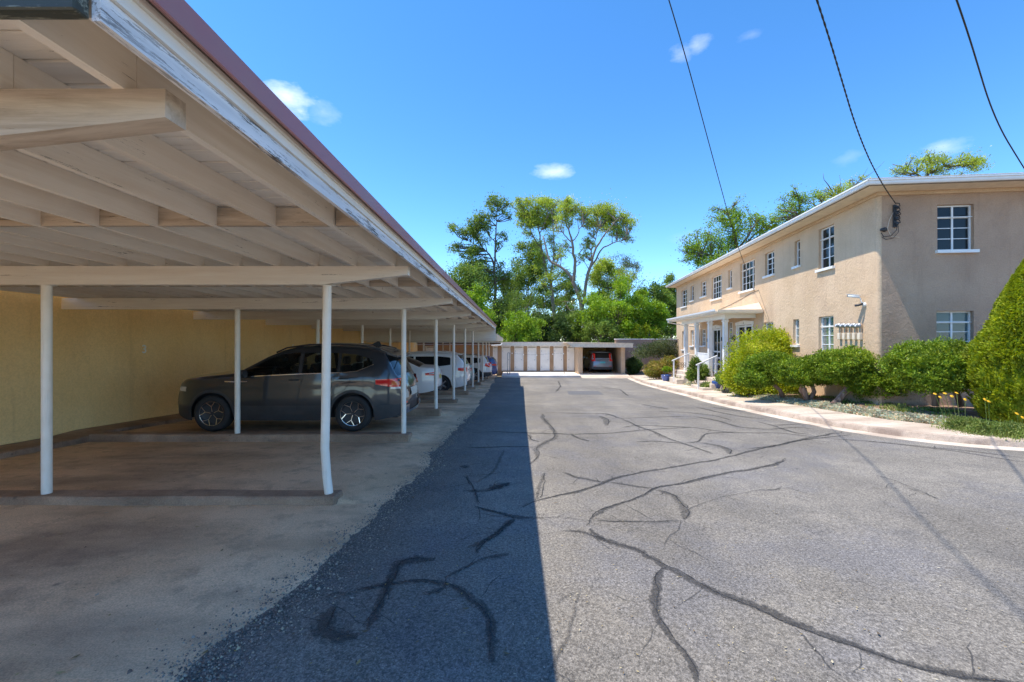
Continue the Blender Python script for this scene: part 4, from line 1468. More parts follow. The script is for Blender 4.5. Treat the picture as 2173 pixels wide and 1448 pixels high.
    # lanterns beside the doors
    for u, z in ((8.75, .12), (10.1, .1), (12.15, .05), (18.4, -.02)):
        o = MB().box(-.12, 0, u - .02, u + .02, z - HB + .10, z - HB + .13).bbox(-.17, -.06, u - .05, u + .05, z - HB - .10, z - HB + .09, .01).build('wall_lantern', M['plastic'], root)
    # weep shadow strip at base is real ground; thin hairline service wire on wall above porch
    mb = MB()
    mb.tube([(-.01, 6.5, 2.02 - HB), (-.012, 7.2, 1.96 - HB), (-.012, 7.9, 1.86 - HB), (-.01, 9.5, 1.66 - HB), (-.01, 11.5, 1.5 - HB)], .008, 5)
    mb.tube([(-.01, 6.5, 2.02 - HB), (-.012, 6.2, 1.6 - HB), (-.01, 5.7, .9 - HB), (-.01, 5.5, .5 - HB)], .006, 5)
    mb.build('surface_wire', M['plastic'], root)
    return root


def house_pt(x, u, z):
    c, s = math.cos(HR), math.sin(HR)
    return (HC[0] + x * c - u * s, HC[1] + x * s + u * c, z)


def build_fixtures():
    # five electric meters
    words = ['leftmost', 'second from left', 'middle', 'second from right', 'rightmost']
    first = None
    for i, px in enumerate((1785.5, 1796, 1806.5, 1817.5, 1828.5)):
        u = hu(px)
        zc = -HB + (CY - 691) / FPX * (10.71 + .9942 * u) + HB
        zb = (CY - 713) / FPX * (10.71 + .9942 * u)
        r = thing('electric_meter', words[i] + ' of five round electric meters on the tan wall', 'electric meter', house_pt(0, u, zb - .12), HR, 'electric meters on the west wall')
        h = zc - (zb - .12)
        MB().bbox(-.085, -.002, -.05, .05, .02, .20, .008).build('breaker_box', M['roofcream'], r)
        MB().bbox(-.05, -.002, -.034, .034, .20, h + .02, .008).build('meter_socket', M['tan'], r)
        MB().lathe([(.001, -.155), (.045, -.152), (.052, -.135), (.056, -.09), (.064, -.088), (.064, -.05)], 18, (0, 0, h), 'x').build('glass_dome', M['galv'], r, smooth=True)
        MB().lathe([(.001, -.156), (.03, -.1565), (.03, -.15)], 12, (0, 0, h), 'x').build('dial', M['white'], r)
    # white bullet camera and dome on its bracket
    u = hu(1836)
    z0 = (CY - 645) / FPX * (10.71 + .9942 * u)
    r = thing('security_camera', 'white bullet camera with dark dome below it, near house corner', 'security camera', house_pt(0, u, z0 - .08), HR)
    MB().lathe([(.001, -.05), (.05, -.045), (.05, 0)], 14, (0, 0, .06), 'x').build('base_plate', M['white'], r, smooth=True)
    MB().tube([(-.03, 0, .1), (-.09, 0, .12), (-.10, .02, .22), (-.14, .05, .27)], .014, 8).build('arm', M['white'], r, smooth=True)
    MB().tube([(-.12, .02, .26), (-.30, .18, .31)], [.036, .036], 14).build('camera_body', M['white'], r, smooth=True)
    MB().bar((-.10, .01, .305), (-.33, .21, .355), .085, .008).build('sun_hood', M['white'], r)
    MB().tube([(-.30, .18, .31), (-.31, .19, .313)], .030, 12).build('lens', M['plastic'], r)
    MB().tube([(-.06, .0, .08), (-.14, .03, .05), (-.20, .08, .04)], .028, 10).build('lower_camera', M['plastic'], r, smooth=True)
    # black camera by the corner
    t = ht(1876); z = (CY - 487) / FPX * 10.65
    r = thing('security_camera', 'small black camera high on the shaded wall beside the corner', 'security camera', house_pt(t, 0, z), HR)
    MB().lathe([(.001, -.06), (.04, -.055), (.055, -.03), (.055, 0)], 14, (0, 0, 0), 'y').build('base_dome', M['plastic'], r, smooth=True)
    MB().tube([(0, -.05, 0), (-.05, -.07, -.01), (-.13, -.10, -.02)], [.03, .034, .034], 12).build('camera_body', M['plastic'], r, smooth=True)
    # service rack with insulators and hanging loops
    t = ht(1897); zt = (CY - 432) / FPX * 10.6
    r = thing('service_rack', 'dark insulator rack where the twisted cable meets the house', 'cable bracket', house_pt(t, 0, zt - .6), HR)
    MB().bbox(-.035, .035, -.05, -.002, .03, .58, .006).build('back_plate', M['plastic'], r)
    for k in range(4):
        MB().lathe([(.02, 0), (.045, .015), (.028, .035), (.045, .06), (.02, .075)], 14, (.012, -.085, .07 + k * .13)).build('insulator', M['plastic'], r, smooth=True)
    rnd = random.Random(4)
    for k in range(5):
        z = .1 + k * .1
        MB().tube([(0, -.09, z), (.05 + rnd.random() * .04, -.12, z + .02), (.02, -.14, z + .08), (-.03, -.10, z + .1)], .012, 6).build('wire_tail', M['cable'], r, smooth=True)
    MB().tube([(.02, -.08, .08), (.01, -.07, -.05), (-.10, -.05, -.18), (-.25, -.03, -.20), (-.32, -.04, -.10)], .008, 6).build('cable_loop', M['cable'], r, smooth=True)
    MB().tube([(.04, -.08, .06), (.06, -.06, -.1), (-.05, -.05, -.24), (-.20, -.03, -.27), (-.3, -.03, -.2)], .006, 6).build('cable_loop', M['cable'], r, smooth=True)
    MB().tube([(-.02, -.02, .42), (-.12, -.02, .2), (-.16, -.02, 0), (-.08, -.03, -.2), (.1, -.03, -.22)], .006, 6).build('cable_loop', M['roofcream'], r, smooth=True)
    # overhead wires
    def wire(pts, r_, label, twist=False, name='overhead_wire'):
        P = np.array(pts, dtype=float)
        d = np.concatenate([[0], np.cumsum(np.linalg.norm(np.diff(P, axis=0), axis=1))])
        n = 160 if twist else 60
        s = np.linspace(0, d[-1], n)
        Q = np.stack([np.interp(s, d, P[:, k]) for k in range(3)], axis=1)
        k = 9 if not twist else 25
        pad = np.concatenate([np.repeat(Q[:1], k // 2, 0), Q, np.repeat(Q[-1:], k // 2, 0)])
        Qs = np.stack([np.convolve(pad[:, j], np.ones(k) / k, 'valid') for j in range(3)], axis=1)
        Qs[:3] = Q[:3]; Qs[-3:] = Q[-3:]
        if not twist:
            o = MB().tube([tuple(q) for q in Qs], r_, 6).build(name, M['cable'], smooth=True)
            return tag(o, label, 'cable', 'overhead wires from the house')
        root = thing(name, label, 'cable', pts[-1], group='overhead wires from the house')
        n2 = 700
        s2 = np.linspace(0, n - 1, n2)
        base = np.stack([np.interp(s2, np.arange(n), Qs[:, j]) for j in range(3)], axis=1)
        ph = np.linspace(0, d[-1] / .30 * 2 * math.pi, n2)
        for q in range(2):
            off = np.stack([np.cos(ph + q * math.pi), np.sin(ph + q * math.pi) * .3, np.sin(ph + q * math.pi)], axis=1) * .0065
            MB().tube([tuple(b) for b in base + off], r_, 5).build('strand', M['cable'], root, smooth=True, world=True)
        return root
    e1 = house_pt(-.02, 6.9, 2.04)
    wire([(-2.6, -1.0, 7.6), (.08, 3.33, 5.98), (2.26, 6.3, 4.96), (3.82, 8.64, 4.10), (6.1, 12.1, 2.98), e1], .0085,
         'thin overhead wire falling to the wall above the porch, left of the others')
    e2 = house_pt(ht(1897), -.06, zt)
    wire([(-1.5, .6, 5.4), (1.2, 3.0, 4.86), (3.84, 5.5, 4.33), (6.40, 8.08, 3.82), (7.9, 9.4, 3.48), e2], .0085,
         'twisted overhead cable ending at the dark rack on the house corner', True)
    wire([(-1.2, .6, 5.3), (2.6, 3.3, 4.55), (5.32, 5.2, 4.07), (7.9, 7.15, 3.66), (10.1, 8.6, 3.42), (11.7, 9.66, 3.30)], .010,
         'overhead wire at the far right, crossing the top right corner', False)


def build_bed():
    xs = np.concatenate([np.arange(6, 11, .16), np.arange(11, 23, .6)])
    ys = np.concatenate([np.arange(2.2, 20, .16), np.arange(20, 38, .4)])
    K = KL
    V = np.zeros((len(ys), len(xs), 3))
    from mathutils import noise as N_
    for j, y in enumerate(ys):
        for i, x in enumerate(xs):
            dd = (K[:, 0] - x) ** 2 + (K[:, 1] - y) ** 2
            q = int(dd.argmin()); d = math.sqrt(dd[q])
            side = (x - K[q, 0]) * KN[q, 0] + (y - K[q, 1]) * KN[q, 1]
            if side < 0: d = -d
            z = g(min(y, 33)) - .25
            if d > 1.35:
                t = min(1, (d - 1.5) / .9)
                z = g(min(y, 33)) + .10 + .2 * max(0, t) + N_.noise(Vector((x * 2.5, y * 2.5, 0))) * .03
            V[j, i] = (x, y, z)
    nx, ny = len(xs), len(ys)
    i = np.arange(nx - 1)[None, :] + np.arange(ny - 1)[:, None] * nx
    Q = np.stack([i, i + 1, i + nx + 1, i + nx], axis=-1).reshape(-1, 4)
    o = link('garden_bed', np_mesh('garden_bed', V.reshape(-1, 3), Q, M['soil'], True)); o['kind'] = 'structure'


def bed_z(x, y):
    dd = (KL[:, 0] - x) ** 2 + (KL[:, 1] - y) ** 2
    d = math.sqrt(dd.min())
    t = min(1, max(0, (d - 1.5) / .9))
    return g(min(y, 33)) + .10 + .2 * t


def build_site_wall():
    root = thing('site_wall', 'long rose brown garden wall with pale cap behind shrubs and garage', 'wall', (12, 38.5, -2.7))
    MB().box(8.9, 26, 38.5, 38.75, -2.9, .12).build('wall_face', M['sitewall'], root, world=True)
    MB().bbox(8.85, 26, 38.46, 38.79, .121, .20, .01).build('wall_cap', M['platform'], root, world=True)


def build_pots():
    def pot(px, y, r, h, label, belly):
        x = (px - CX) / FPX * y
        z = bed_z(x, y)
        root = thing('blue_pot', label, 'plant pot', (x, y, z), 0)
        if belly:
            prof = [(.0, 0), (r * .55, 0), (r * .75, h * .25), (r * .98, h * .65), (r * .95, h * .9), (r * 1.06, h * .96), (r * 1.06, h), (r * .93, h), (r * .9, h * .8), (0, h * .8)]
        else:
            prof = [(.0, 0), (r * .6, 0), (r * .72, h * .15), (r * .98, h * .7), (r, h * .92), (r * .93, h * .97), (r * .93, h), (r * .85, h), (r * .85, h * .85), (0, h * .85)]
        MB().lathe(prof, 28).build('pot_body', M['pot'] if belly else M['bluepot2'], root, smooth=True)
        MB().lathe([(0, h * .87), (r * .86, h * .87)], 20).build('potting_soil', M['soil'], root)
        return root
    pot(1414, 25.2, .30, .38, 'wide round blue glazed pot on the bed left of the porch', True)
    pot(1521, 17.9, .19, .40, 'tall blue glazed pot beside the steps in front of the shrub', False)

# ------------------------------------------------------------------ plants
def unit(a): return a / (np.linalg.norm(a, axis=-1, keepdims=True) + 1e-9)


def leaf_geo(C, size, aspect=.55, axis=None, spread=1.0, rng=RNG, tri=False):
    """rhombic leaves: C (N,3), size (N,), axis = preferred long direction"""
    N = len(C)
    d = rng.normal(size=(N, 3))
    if axis is not None: d = unit(axis) + d * spread * .6
    d = unit(d)
    s = unit(np.cross(d, rng.normal(size=(N, 3))))
    size = np.asarray(size)[:, None] if np.ndim(size) else np.full((N, 1), size)
    n = np.cross(d, s)
    a = C + d * size * .5; b = C - d * size * .5
    w = s * size * aspect * .5; fold = n * size * .08
    mid = C + d * size * .06
    if tri:
        V = np.stack([a, b + w, b - w], axis=1).reshape(-1, 3)
        return V, np.arange(N * 3).reshape(-1, 3)
    V = np.stack([a, mid + w + fold, b, mid - w + fold], axis=1).reshape(-1, 3)
    return V, np.arange(N * 4).reshape(-1, 4)


def clump_points(c, r, n, rng, sub=9, squash=.8):
    """points bunched into tufts inside a ball"""
    k = max(3, sub)
    cc = unit(rng.normal(size=(k, 3))) * (rng.random((k, 1)) ** .45) * r * .95
    cc[:, 2] *= squash
    pick = rng.integers(0, k, n)
    P = cc[pick] + rng.normal(size=(n, 3)) * r * .34
    st = rng.random(n) < .16
    P[st] = rng.normal(size=(int(st.sum()), 3)) * r * .75
    P *= np.array([rng.uniform(.85, 1.3), 1.0, rng.uniform(.7, 1.15)])
    return P + np.array(c)


def twigs(mb, start, end, r0, rng, n=5):
    a = np.array(start); b = np.array(end)
    L = np.linalg.norm(b - a)
    mid = (a + b) / 2 + rng.normal(size=3) * L * .08 + np.array([0, 0, -L * .06])
    t = np.linspace(0, 1, n)[:, None]
    P = (1 - t) ** 2 * a + 2 * t * (1 - t) * mid + t ** 2 * b
    mb.tube([tuple(p) for p in P], [r0 * (1 - .75 * i / (n - 1)) for i in range(n)], 5)
    return P


def tall_tree(label, Y, base_z, trunks, clumps, leaf, bark, seed, lsize=.2, dens=1.0, name='tall_tree', conv=None, group='tall trees behind the storage building'):
    rng = np.random.default_rng(seed)
    cv = conv or (lambda x, y: (x, y))
    mb = MB(); nodes = []
    for ti, tr in enumerate(trunks):
        pts = []
        oy = rng.uniform(-1, 1, 2) * (.0 if ti == 0 else 1.6)
        for i, (x, y, r) in enumerate(tr):
            p = W(*cv(x, y), Y)
            f = i / max(1, len(tr) - 1)
            q = (p[0], Y + (oy[0] * f if ti else 0), p[2])
            pts.append(q); nodes.append(q)
        # smooth by midpoint insertion
        P = [pts[0]]
        R = [tr[0][2]]
        for i in range(1, len(pts)):
            m = tuple((pts[i][k] + pts[i - 1][k]) / 2 + rng.normal() * .05 for k in range(3))
            P += [m, pts[i]]; R += [(tr[i][2] + tr[i - 1][2]) / 2, tr[i][2]]
            nodes.append(m)
        mb.tube(P, [q * .72 for q in R], 9)
    nodes = np.array(nodes)
    root = thing(name, label, 'tree', (nodes[0][0], Y, base_z), group=group)
    C = []; S_ = []
    extra = []
    for (x, y, r, *k) in clumps:
        for _ in range(3):
            a = rng.uniform(0, 6.28); q = rng.uniform(.6, 1.35)
            extra.append((x + math.cos(a) * r * q, y + math.sin(a) * r * q * .8, r * rng.uniform(.4, .7), (k[0] if k else 1) * .55))
    for (x, y, r, *k) in list(clumps) + extra:
        k = k[0] if k else 1.0
        rr = r / (4.022 if conv else 1.0) / FPX * Y
        p = np.array(W(*cv(x, y), Y)); p[1] += rng.uniform(-1, 1) * rr * 1.3
        dist = np.linalg.norm(nodes - p + np.array([0, 0, .6]), axis=1) + (nodes[:, 2] > p[2]) * 2.0
        st = nodes[dist.argmin()]
        B = twigs(mb, st, p, .05 + rr * .03, rng)
        n = int(950 * k * dens * (rr / .95) ** 2)
        Q = clump_points(p, rr, n, rng, 10)
        C.append(Q); S_.append(rng.uniform(.6, 1.25, n) * lsize)
        for _ in range(4):
            e = p + unit(rng.normal(size=3)) * rr * .8
            twigs(mb, B[rng.integers(2, 5)], e, .03, rng, 4)
    mb.build('trunk', bark, root, smooth=True, world=True)
    C = np.concatenate(C); S_ = np.concatenate(S_)
    V, F = leaf_geo(C, S_, .55, rng=rng)
    link('crown', np_mesh('crown', V, F, leaf), root, world=True)
    return root


def mass_tree(label, px, py, rx, ry, Y, leaf, seed, lsize=.22, n=16000, name='leafy_tree', bark=None, sparse=1.0, trunkr=.14, group='trees behind the storage building', nc=None):
    """a tree whose crown is an uneven ellipsoid of clumps; px,py,rx,ry in photo pixels at distance Y"""
    rng = np.random.default_rng(seed)
    c = np.array(W(px, py, Y)); ax = rx / FPX * Y; az = ry / FPX * Y; ay = ax * .9
    root = thing(name, label, 'tree', (c[0], Y, -2.75), group=group)
    mb = MB()
    base = np.array([c[0] + rng.uniform(-.4, .4), Y, -2.8])
    top = c + np.array([rng.uniform(-.2, .2) * ax, 0, az * .45])
    t = np.linspace(0, 1, 8)[:, None]
    P = base * (1 - t) + top * t + rng.normal(size=(8, 3)) * .12 * np.array([1, 1, 0])
    P[0] = base
    mb.tube([tuple(p) for p in P], [trunkr * (1.25 - 1.05 * i / 7) for i in range(8)], 8)
    nc = nc or 34
    C = []
    for k in range(nc):
        d = unit(rng.normal(size=3)); rad = rng.random() ** .38
        p = c + d * rad * np.array([ax, ay, az]) * rng.uniform(.82, 1.12)
        r = min(ax, az) * rng.uniform(.2, .38)
        m = int(n / nc * rng.uniform(.6, 1.4))
        C.append(clump_points(p, r, m, rng, 8))
        s = P[min(7, max(2, int((p[2] - base[2]) / max(.1, top[2] - base[2]) * 5)))]
        twigs(mb, s, p, .05, rng)
    C = np.concatenate(C)
    V, F = leaf_geo(C, rng.uniform(.6, 1.3, len(C)) * lsize, .6, rng=rng)
    mb.build('trunk', bark or M['bark_dark'], root, smooth=True, world=True)
    link('crown', np_mesh('crown', V, F, leaf), root, world=True)
    return root


def lf(name, *cols, **k): return m_leaf(name, list(cols), **k)


LEAF = {
    'yellowgreen': lf('yellow_green_leaves', (.24, .35, .045), (.37, .47, .06), (.52, .58, .11), clump=1.2),
    'mid': lf('mid_green_leaves', (.09, .16, .03), (.16, .26, .045), (.28, .36, .07), clump=.9),
    'dark': lf('dark_green_leaves', (.035, .075, .02), (.065, .12, .03), (.11, .17, .04), clump=.9),
    'bright': lf('bright_green_leaves', (.13, .25, .02), (.22, .37, .03), (.34, .47, .05), clump=1.1),
    'grey': lf('grey_green_leaves', (.06, .085, .035), (.10, .13, .05), (.14, .17, .06), clump=1.0),
    'lime': lf('lime_leaves', (.22, .31, .018), (.34, .42, .025), (.50, .50, .05), clump=2.5),
    'juniper': lf('juniper_needles', (.065, .14, .012), (.16, .26, .018), (.34, .42, .035), clump=3.0, trans=.2),
    'thuja': lf('golden_cypress', (.15, .22, .012), (.28, .35, .02), (.44, .47, .04), clump=5.0, trans=.25),
    'succ': lf('succulent_leaves', (.36, .46, .35), (.48, .56, .42), (.66, .57, .40), (.74, .52, .34), clump=3, trans=.1),
    'grass': lf('grassy_leaves', (.12, .19, .04), (.22, .30, .07), (.38, .42, .14), clump=4, trans=.3),
    'autumn': lf('reddish_green_leaves', (.12, .17, .02), (.24, .25, .04), (.32, .20, .05), (.36, .34, .06), clump=3, trans=.3),
}


def build_trees():
    cv = lambda x, y: (920 + x / 4.022, 380 + y / 4.022)
    tall_tree('tall thin tree with open dark green crown, leftmost of the tall trees', 50, -2.8,
              [[(500, 1420, .30), (512, 1180, .27), (520, 1050, .25), (530, 950, .22), (515, 800, .19), (525, 700, .16), (528, 560, .13), (535, 400, .09), (540, 320, .06), (545, 240, .03)],
               [(515, 720, .13), (470, 640, .11), (420, 590, .09), (360, 560, .07), (310, 520, .05), (260, 495, .03), (200, 470, .02)],
               [(528, 540, .08), (490, 500, .07), (475, 465, .05), (500, 430, .04)],
               [(522, 660, .1), (560, 760, .08), (600, 820, .05)], [(520, 760, .1), (480, 640, .07), (400, 560, .05), (350, 470, .03)]],
              [(170, 600, 42), (215, 560, 40, .6), (190, 440, 50, .8), (250, 470, 40, .6), (330, 400, 60), (400, 350, 62), (440, 420, 55), (370, 470, 60), (310, 440, 50), (450, 330, 45), (540, 190, 55, .8), (590, 230, 50, .8),
               (470, 200, 45, .7), (500, 280, 45, .6), (600, 310, 40, .6), (590, 470, 45, .7), (350, 610, 60), (310, 640, 55), (330, 720, 60), (300, 760, 50), (400, 700, 60), (450, 800, 80), (380, 840, 70),
               (570, 780, 60), (600, 840, 60), (440, 540, 45, .6), (560, 560, 40, .5), (640, 330, 25, .5), (480, 880, 70), (420, 960, 70)],
              LEAF['mid'], M['bark_dark'], 1, .19, .95, conv=cv)
    tall_tree('tall tree with straight pale trunk and yellow green top, middle of the tall trees', 52, -2.8,
              [[(1040, 1440, .40), (1036, 1300, .36), (1028, 1150, .33), (1010, 980, .30), (1000, 880, .27), (965, 790, .23), (945, 700, .20), (925, 620, .17), (908, 520, .14), (895, 430, .10), (880, 330, .06), (870, 260, .03)],
               [(930, 640, .14), (880, 540, .12), (840, 470, .09), (815, 410, .07), (790, 340, .04)],
               [(1000, 880, .14), (1020, 700, .11), (1025, 560, .08), (1010, 440, .05), (1000, 330, .03)],
               [(905, 470, .08), (940, 400, .06), (970, 330, .04)]],
              [(730, 225, 50), (780, 200, 45), (760, 310, 60), (820, 290, 70, 1.2), (870, 220, 60), (890, 320, 70, 1.2), (950, 250, 65), (1000, 190, 50), (1010, 270, 60), (960, 350, 60, 1.2), (800, 370, 55), (860, 390, 50),
               (740, 370, 40, .7), (980, 410, 50), (1040, 330, 40), (810, 490, 40, .5), (860, 560, 40, .5), (1000, 500, 50, .6), (1030, 580, 50, .6), (900, 640, 45, .6), (1060, 650, 50, .7), (780, 440, 30, .5),
               (900, 740, 50, .7), (1040, 740, 50, .7), (960, 860, 60, .8), (1060, 830, 60, .8)],
              LEAF['yellowgreen'], M['bark'], 2, .18, 1.0, conv=cv)
    tall_tree('tallest forked tree with two leaning stems and rounded yellow green tops', 48, -2.8,
              [[(1318, 1440, .44), (1300, 1330, .40), (1282, 1230, .36), (1270, 1110, .34), (1255, 1040, .32), (1228, 960, .30), (1190, 880, .28), (1205, 790, .24), (1208, 720, .22), (1190, 640, .20), (1183, 540, .18),
                (1160, 460, .12), (1138, 410, .10), (1125, 330, .07), (1128, 250, .04)],
               [(1190, 880, .24), (1140, 790, .21), (1085, 745, .2), (1010, 705, .18), (975, 640, .15), (960, 560, .12), (935, 470, .08)],
               [(1183, 540, .1), (1130, 500, .08), (1095, 465, .06), (1040, 430, .03)],
               [(1186, 530, .09), (1222, 490, .07), (1235, 440, .06), (1268, 400, .04)],
               [(1268, 1100, .28), (1290, 960, .26), (1305, 850, .23), (1330, 760, .21), (1345, 690, .18), (1375, 600, .15), (1425, 520, .12), (1480, 450, .09), (1530, 380, .05)],
               [(1325, 770, .16), (1355, 730, .14), (1400, 650, .12), (1440, 595, .10), (1510, 565, .08), (1580, 550, .06), (1625, 500, .03)],
               [(1335, 700, .12), (1345, 610, .09), (1380, 520, .06), (1410, 430, .04)],
               [(1240, 640, .05), (1320, 690, .06)], [(1400, 670, .06), (1470, 730, .03)]],
              [(1120, 200, 45), (1170, 185, 45), (1110, 270, 55), (1170, 290, 50), (1100, 360, 55), (1210, 250, 45, .8), (1250, 270, 35, .6), (1060, 420, 40, .6), (1270, 330, 40, .7), (1150, 380, 40, .6),
               (1310, 290, 55), (1380, 260, 60), (1450, 270, 65, 1.2), (1510, 290, 65, 1.2), (1400, 350, 65, 1.2), (1480, 370, 65, 1.2), (1560, 340, 60), (1620, 320, 40, .8), (1560, 430, 65), (1640, 380, 55), (1690, 400, 40, .7),
               (1320, 370, 50, .8), (1450, 440, 50, .7), (1620, 460, 60), (1665, 510, 40, .7), (1310, 560, 45, .9), (1330, 530, 35), (1310, 630, 40, .7), (1370, 460, 40, .5), (1250, 680, 40, .5), (1120, 560, 45, .5), (1100, 640, 45, .5)],
              LEAF['yellowgreen'], M['bark'], 3, .17, 1.05, conv=cv)
    # the lower wood behind: trees one can tell apart
    T = [
        ('rounded green tree just above the carport roof, far left of the wood', 985, 620, 55, 55, 46, 'mid', 14000, .2, 1.0),
        ('pale yellow green bush tree above the end of the carport roof', 1010, 660, 48, 50, 41, 'bright', 14000, .17, 1.0),
        ('dark tree standing between the leftmost tall trunk and carport', 1085, 640, 48, 85, 54, 'mid', 16000, .2, 1.0),
        ('leafy tree filling the gap left of the pale straight trunk', 1125, 600, 45, 95, 56, 'mid', 18000, .2, 1.0),
        ('bushy low tree right behind the left storage doors', 1100, 700, 50, 40, 41, 'bright', 14000, .15, 1.0),
        ('dark green tree right of the pale straight trunk', 1200, 640, 35, 70, 58, 'mid', 12000, .2, 1.0),
        ('low leafy tree behind the middle storage doors', 1165, 705, 45, 36, 43, 'dark', 12000, .16, 1.0),
        ('yellow green tree with soft crown right of the forked trunk', 1290, 600, 46, 50, 53, 'yellowgreen', 15000, .17, 1.0),
        ('thin grey green tree with airy twiggy crown', 1325, 590, 38, 55, 60, 'grey', 8000, .14, .5),
        ('bright green broad tree with fern like leaves above the garage', 1305, 655, 70, 50, 42, 'bright', 24000, .18, 1.0),
        ('bright green drooping tree at the right of the garage roof', 1365, 670, 55, 42, 44, 'bright', 18000, .17, 1.0),
        ('dark tree close to the far corner of the house', 1400, 660, 45, 60, 48, 'mid', 16000, .18, 1.0),
        ('small upright tree touching the house eave', 1425, 625, 26, 45, 52, 'mid', 8000, .17, 1.0),
        ('dark hedge like tree left of the forked trunk base', 1225, 700, 40, 40, 45, 'mid', 12000, .16, 1.0),
        ('shady low tree behind the garage roof', 1280, 708, 48, 30, 40.8, 'mid', 12000, .14, 1.0),
        ('lime green low tree behind the garden wall', 1370, 712, 40, 22, 41.5, 'lime', 9000, .14, 1.0),
        ('green tree rising behind the end of the lower carport roof', 1045, 690, 45, 50, 44, 'dark', 14000, .18, 1.0),
    ]
    for i, (lab, px, py, rx, ry, Y, lk, n, ls, sp) in enumerate(T):
        mass_tree(lab, px, py, rx, ry, Y, LEAF[lk], 40 + i, ls, int(n * 1.15), nc=30 if sp == 1 else 40)
    # a thick belt of woodland farther off, too dense to tell apart
    rng = np.random.default_rng(99)
    C = []
    for k in range(210):
        x = rng.uniform(-32, 34); y = rng.uniform(66, 82); h = rng.uniform(-2.5, 4.0 if x > -6 else 5.5)
        C.append(clump_points((x, y, h), rng.uniform(1.3, 2.6), 300, rng, 8))
    C = np.concatenate(C)
    V, F = leaf_geo(C, rng.uniform(.22, .5, len(C)), .6, rng=rng)
    o = link('far_woodland', np_mesh('far_woodland', V, F, LEAF['mid'])); tag(o, 'belt of dense green woodland far behind the storage building', 'woodland', kind='stuff')
    # thin saplings and bare trunks in the wood
    for i, (x0, y0, x1, y1, r, Y) in enumerate(((1095, 735, 1078, 655, .10, 44.5), (1108, 735, 1103, 664, .12, 47), (1270, 735, 1300, 690, .13, 43), (1145, 735, 1152, 650, .09, 46), (1218, 735, 1215, 640, .08, 47.5))):
        rng = np.random.default_rng(500 + i)
        a = np.array(W(x0, y0, Y)); a[2] = -2.8; b = np.array(W(x1, y1, Y))
        if i == 2: b = np.array(W(1345, 660, Y))
        mb = MB()
        lab = ['thin dark leaning trunk behind the second storage door', 'slim grey trunk behind the third storage door', 'dark branch leaning right over the garage roof',
               'slim pale sapling between the storage doors and the pale trunk', 'thin grey sapling left of the forked tree trunk'][i]
        root = thing('slender_tree', lab, 'tree', tuple(a), group='slender trees in the wood')
        P = [a * (1 - t) + b * t + rng.normal(size=3) * .1 for t in np.linspace(0, 1, 7)]
        mb.tube([tuple(p) for p in P], [r * (1 - .6 * k / 6) for k in range(7)], 7)
        C = []
        for k in range(9):
            e = b + rng.normal(size=3) * 1.0
            twigs(mb, P[rng.integers(3, 7)], e, .04, rng)
            C.append(clump_points(e, .6, 180, rng))
        mb.build('trunk', M['bark_dark'] if i in (0, 2) else M['bark'], root, smooth=True, world=True)
        V, F = leaf_geo(np.concatenate(C), .15, .55, rng=rng)
        link('crown', np_mesh('crown', V, F, LEAF['mid']), root, world=True)
    # trees beyond the house
    cz = lambda x, y: (1400 + x / 2.896, 330 + y / 2.896)
    def house_tree(label, Y, trunks, clumps, seed, leaf, bark, ls, dens):
        cl = [(x, y, r * 4.022 / 2.896, *k) for (x, y, r, *k) in clumps]
        return tall_tree(label, Y, -2.0, trunks, cl, leaf, bark, seed, ls, dens, name='garden_tree', conv=cz, group='trees beyond the house')
    house_tree('green tree rising behind the far half of the house roof', 42,
               [[(470, 1150, .35), (475, 700, .3), (472, 560, .24), (460, 470, .17), (430, 400, .1), (400, 340, .05)], [(475, 580, .16), (530, 500, .12), (560, 430, .07)], [(475, 640, .18), (360, 620, .13), (260, 600, .07)],
                [(470, 600, .14), (600, 470, .09), (680, 420, .05)]],
               [(400, 340, 45), (440, 380, 50), (370, 390, 40), (470, 330, 40), (510, 360, 35), (410, 440, 50), (470, 440, 50, .7), (340, 520, 50), (290, 500, 50), (230, 540, 55), (190, 580, 50), (170, 630, 35), (250, 610, 60),
                (320, 600, 60), (380, 560, 60), (420, 540, 60), (440, 500, 50), (560, 410, 40, .8), (600, 400, 40), (640, 430, 40), (680, 400, 35), (700, 430, 35), (540, 470, 50, .8), (600, 470, 50, .8), (230, 670, 40), (300, 670, 60), (380, 640, 60),
                (160, 560, 30, .6)], 21, LEAF['bright'], M['bark_dark'], .16, .75)
    house_tree('tree with airy bright crown above the middle of the house roof', 40,
               [[(900, 900, .3), (880, 520, .25), (870, 400, .18), (860, 320, .1), (850, 250, .05)], [(870, 420, .12), (940, 330, .08), (1000, 260, .05)], [(870, 420, .1), (780, 380, .05)]],
               [(850, 250, 40), (900, 250, 45), (950, 270, 40), (800, 300, 45), (850, 320, 55), (920, 330, 50), (760, 350, 35, .8), (790, 380, 50), (740, 390, 25, .6), (980, 250, 30, .7), (870, 390, 60)], 22, LEAF['bright'], M['bark_dark'], .15, .7)
    house_tree('half bare tree with thin twigs above the house corner', 38,
               [[(1120, 700, .25), (1100, 400, .2), (1090, 300, .12), (1060, 220, .07), (1010, 150, .03), (1005, 110, .015)], [(1095, 300, .08), (1160, 220, .05), (1230, 150, .03)], [(1160, 220, .04), (1200, 170, .02), (1190, 120, .01)],
                [(1230, 150, .03), (1290, 110, .02), (1330, 60, .01)], [(1090, 280, .06), (1110, 180, .03), (1100, 130, .01)]],
               [(1040, 220, 35), (1080, 240, 40), (1100, 210, 35), (1220, 150, 35, .8), (1180, 190, 40), (1060, 270, 50), (1140, 230, 40)], 23, LEAF['yellowgreen'], M['bark_dark'], .14, .6)
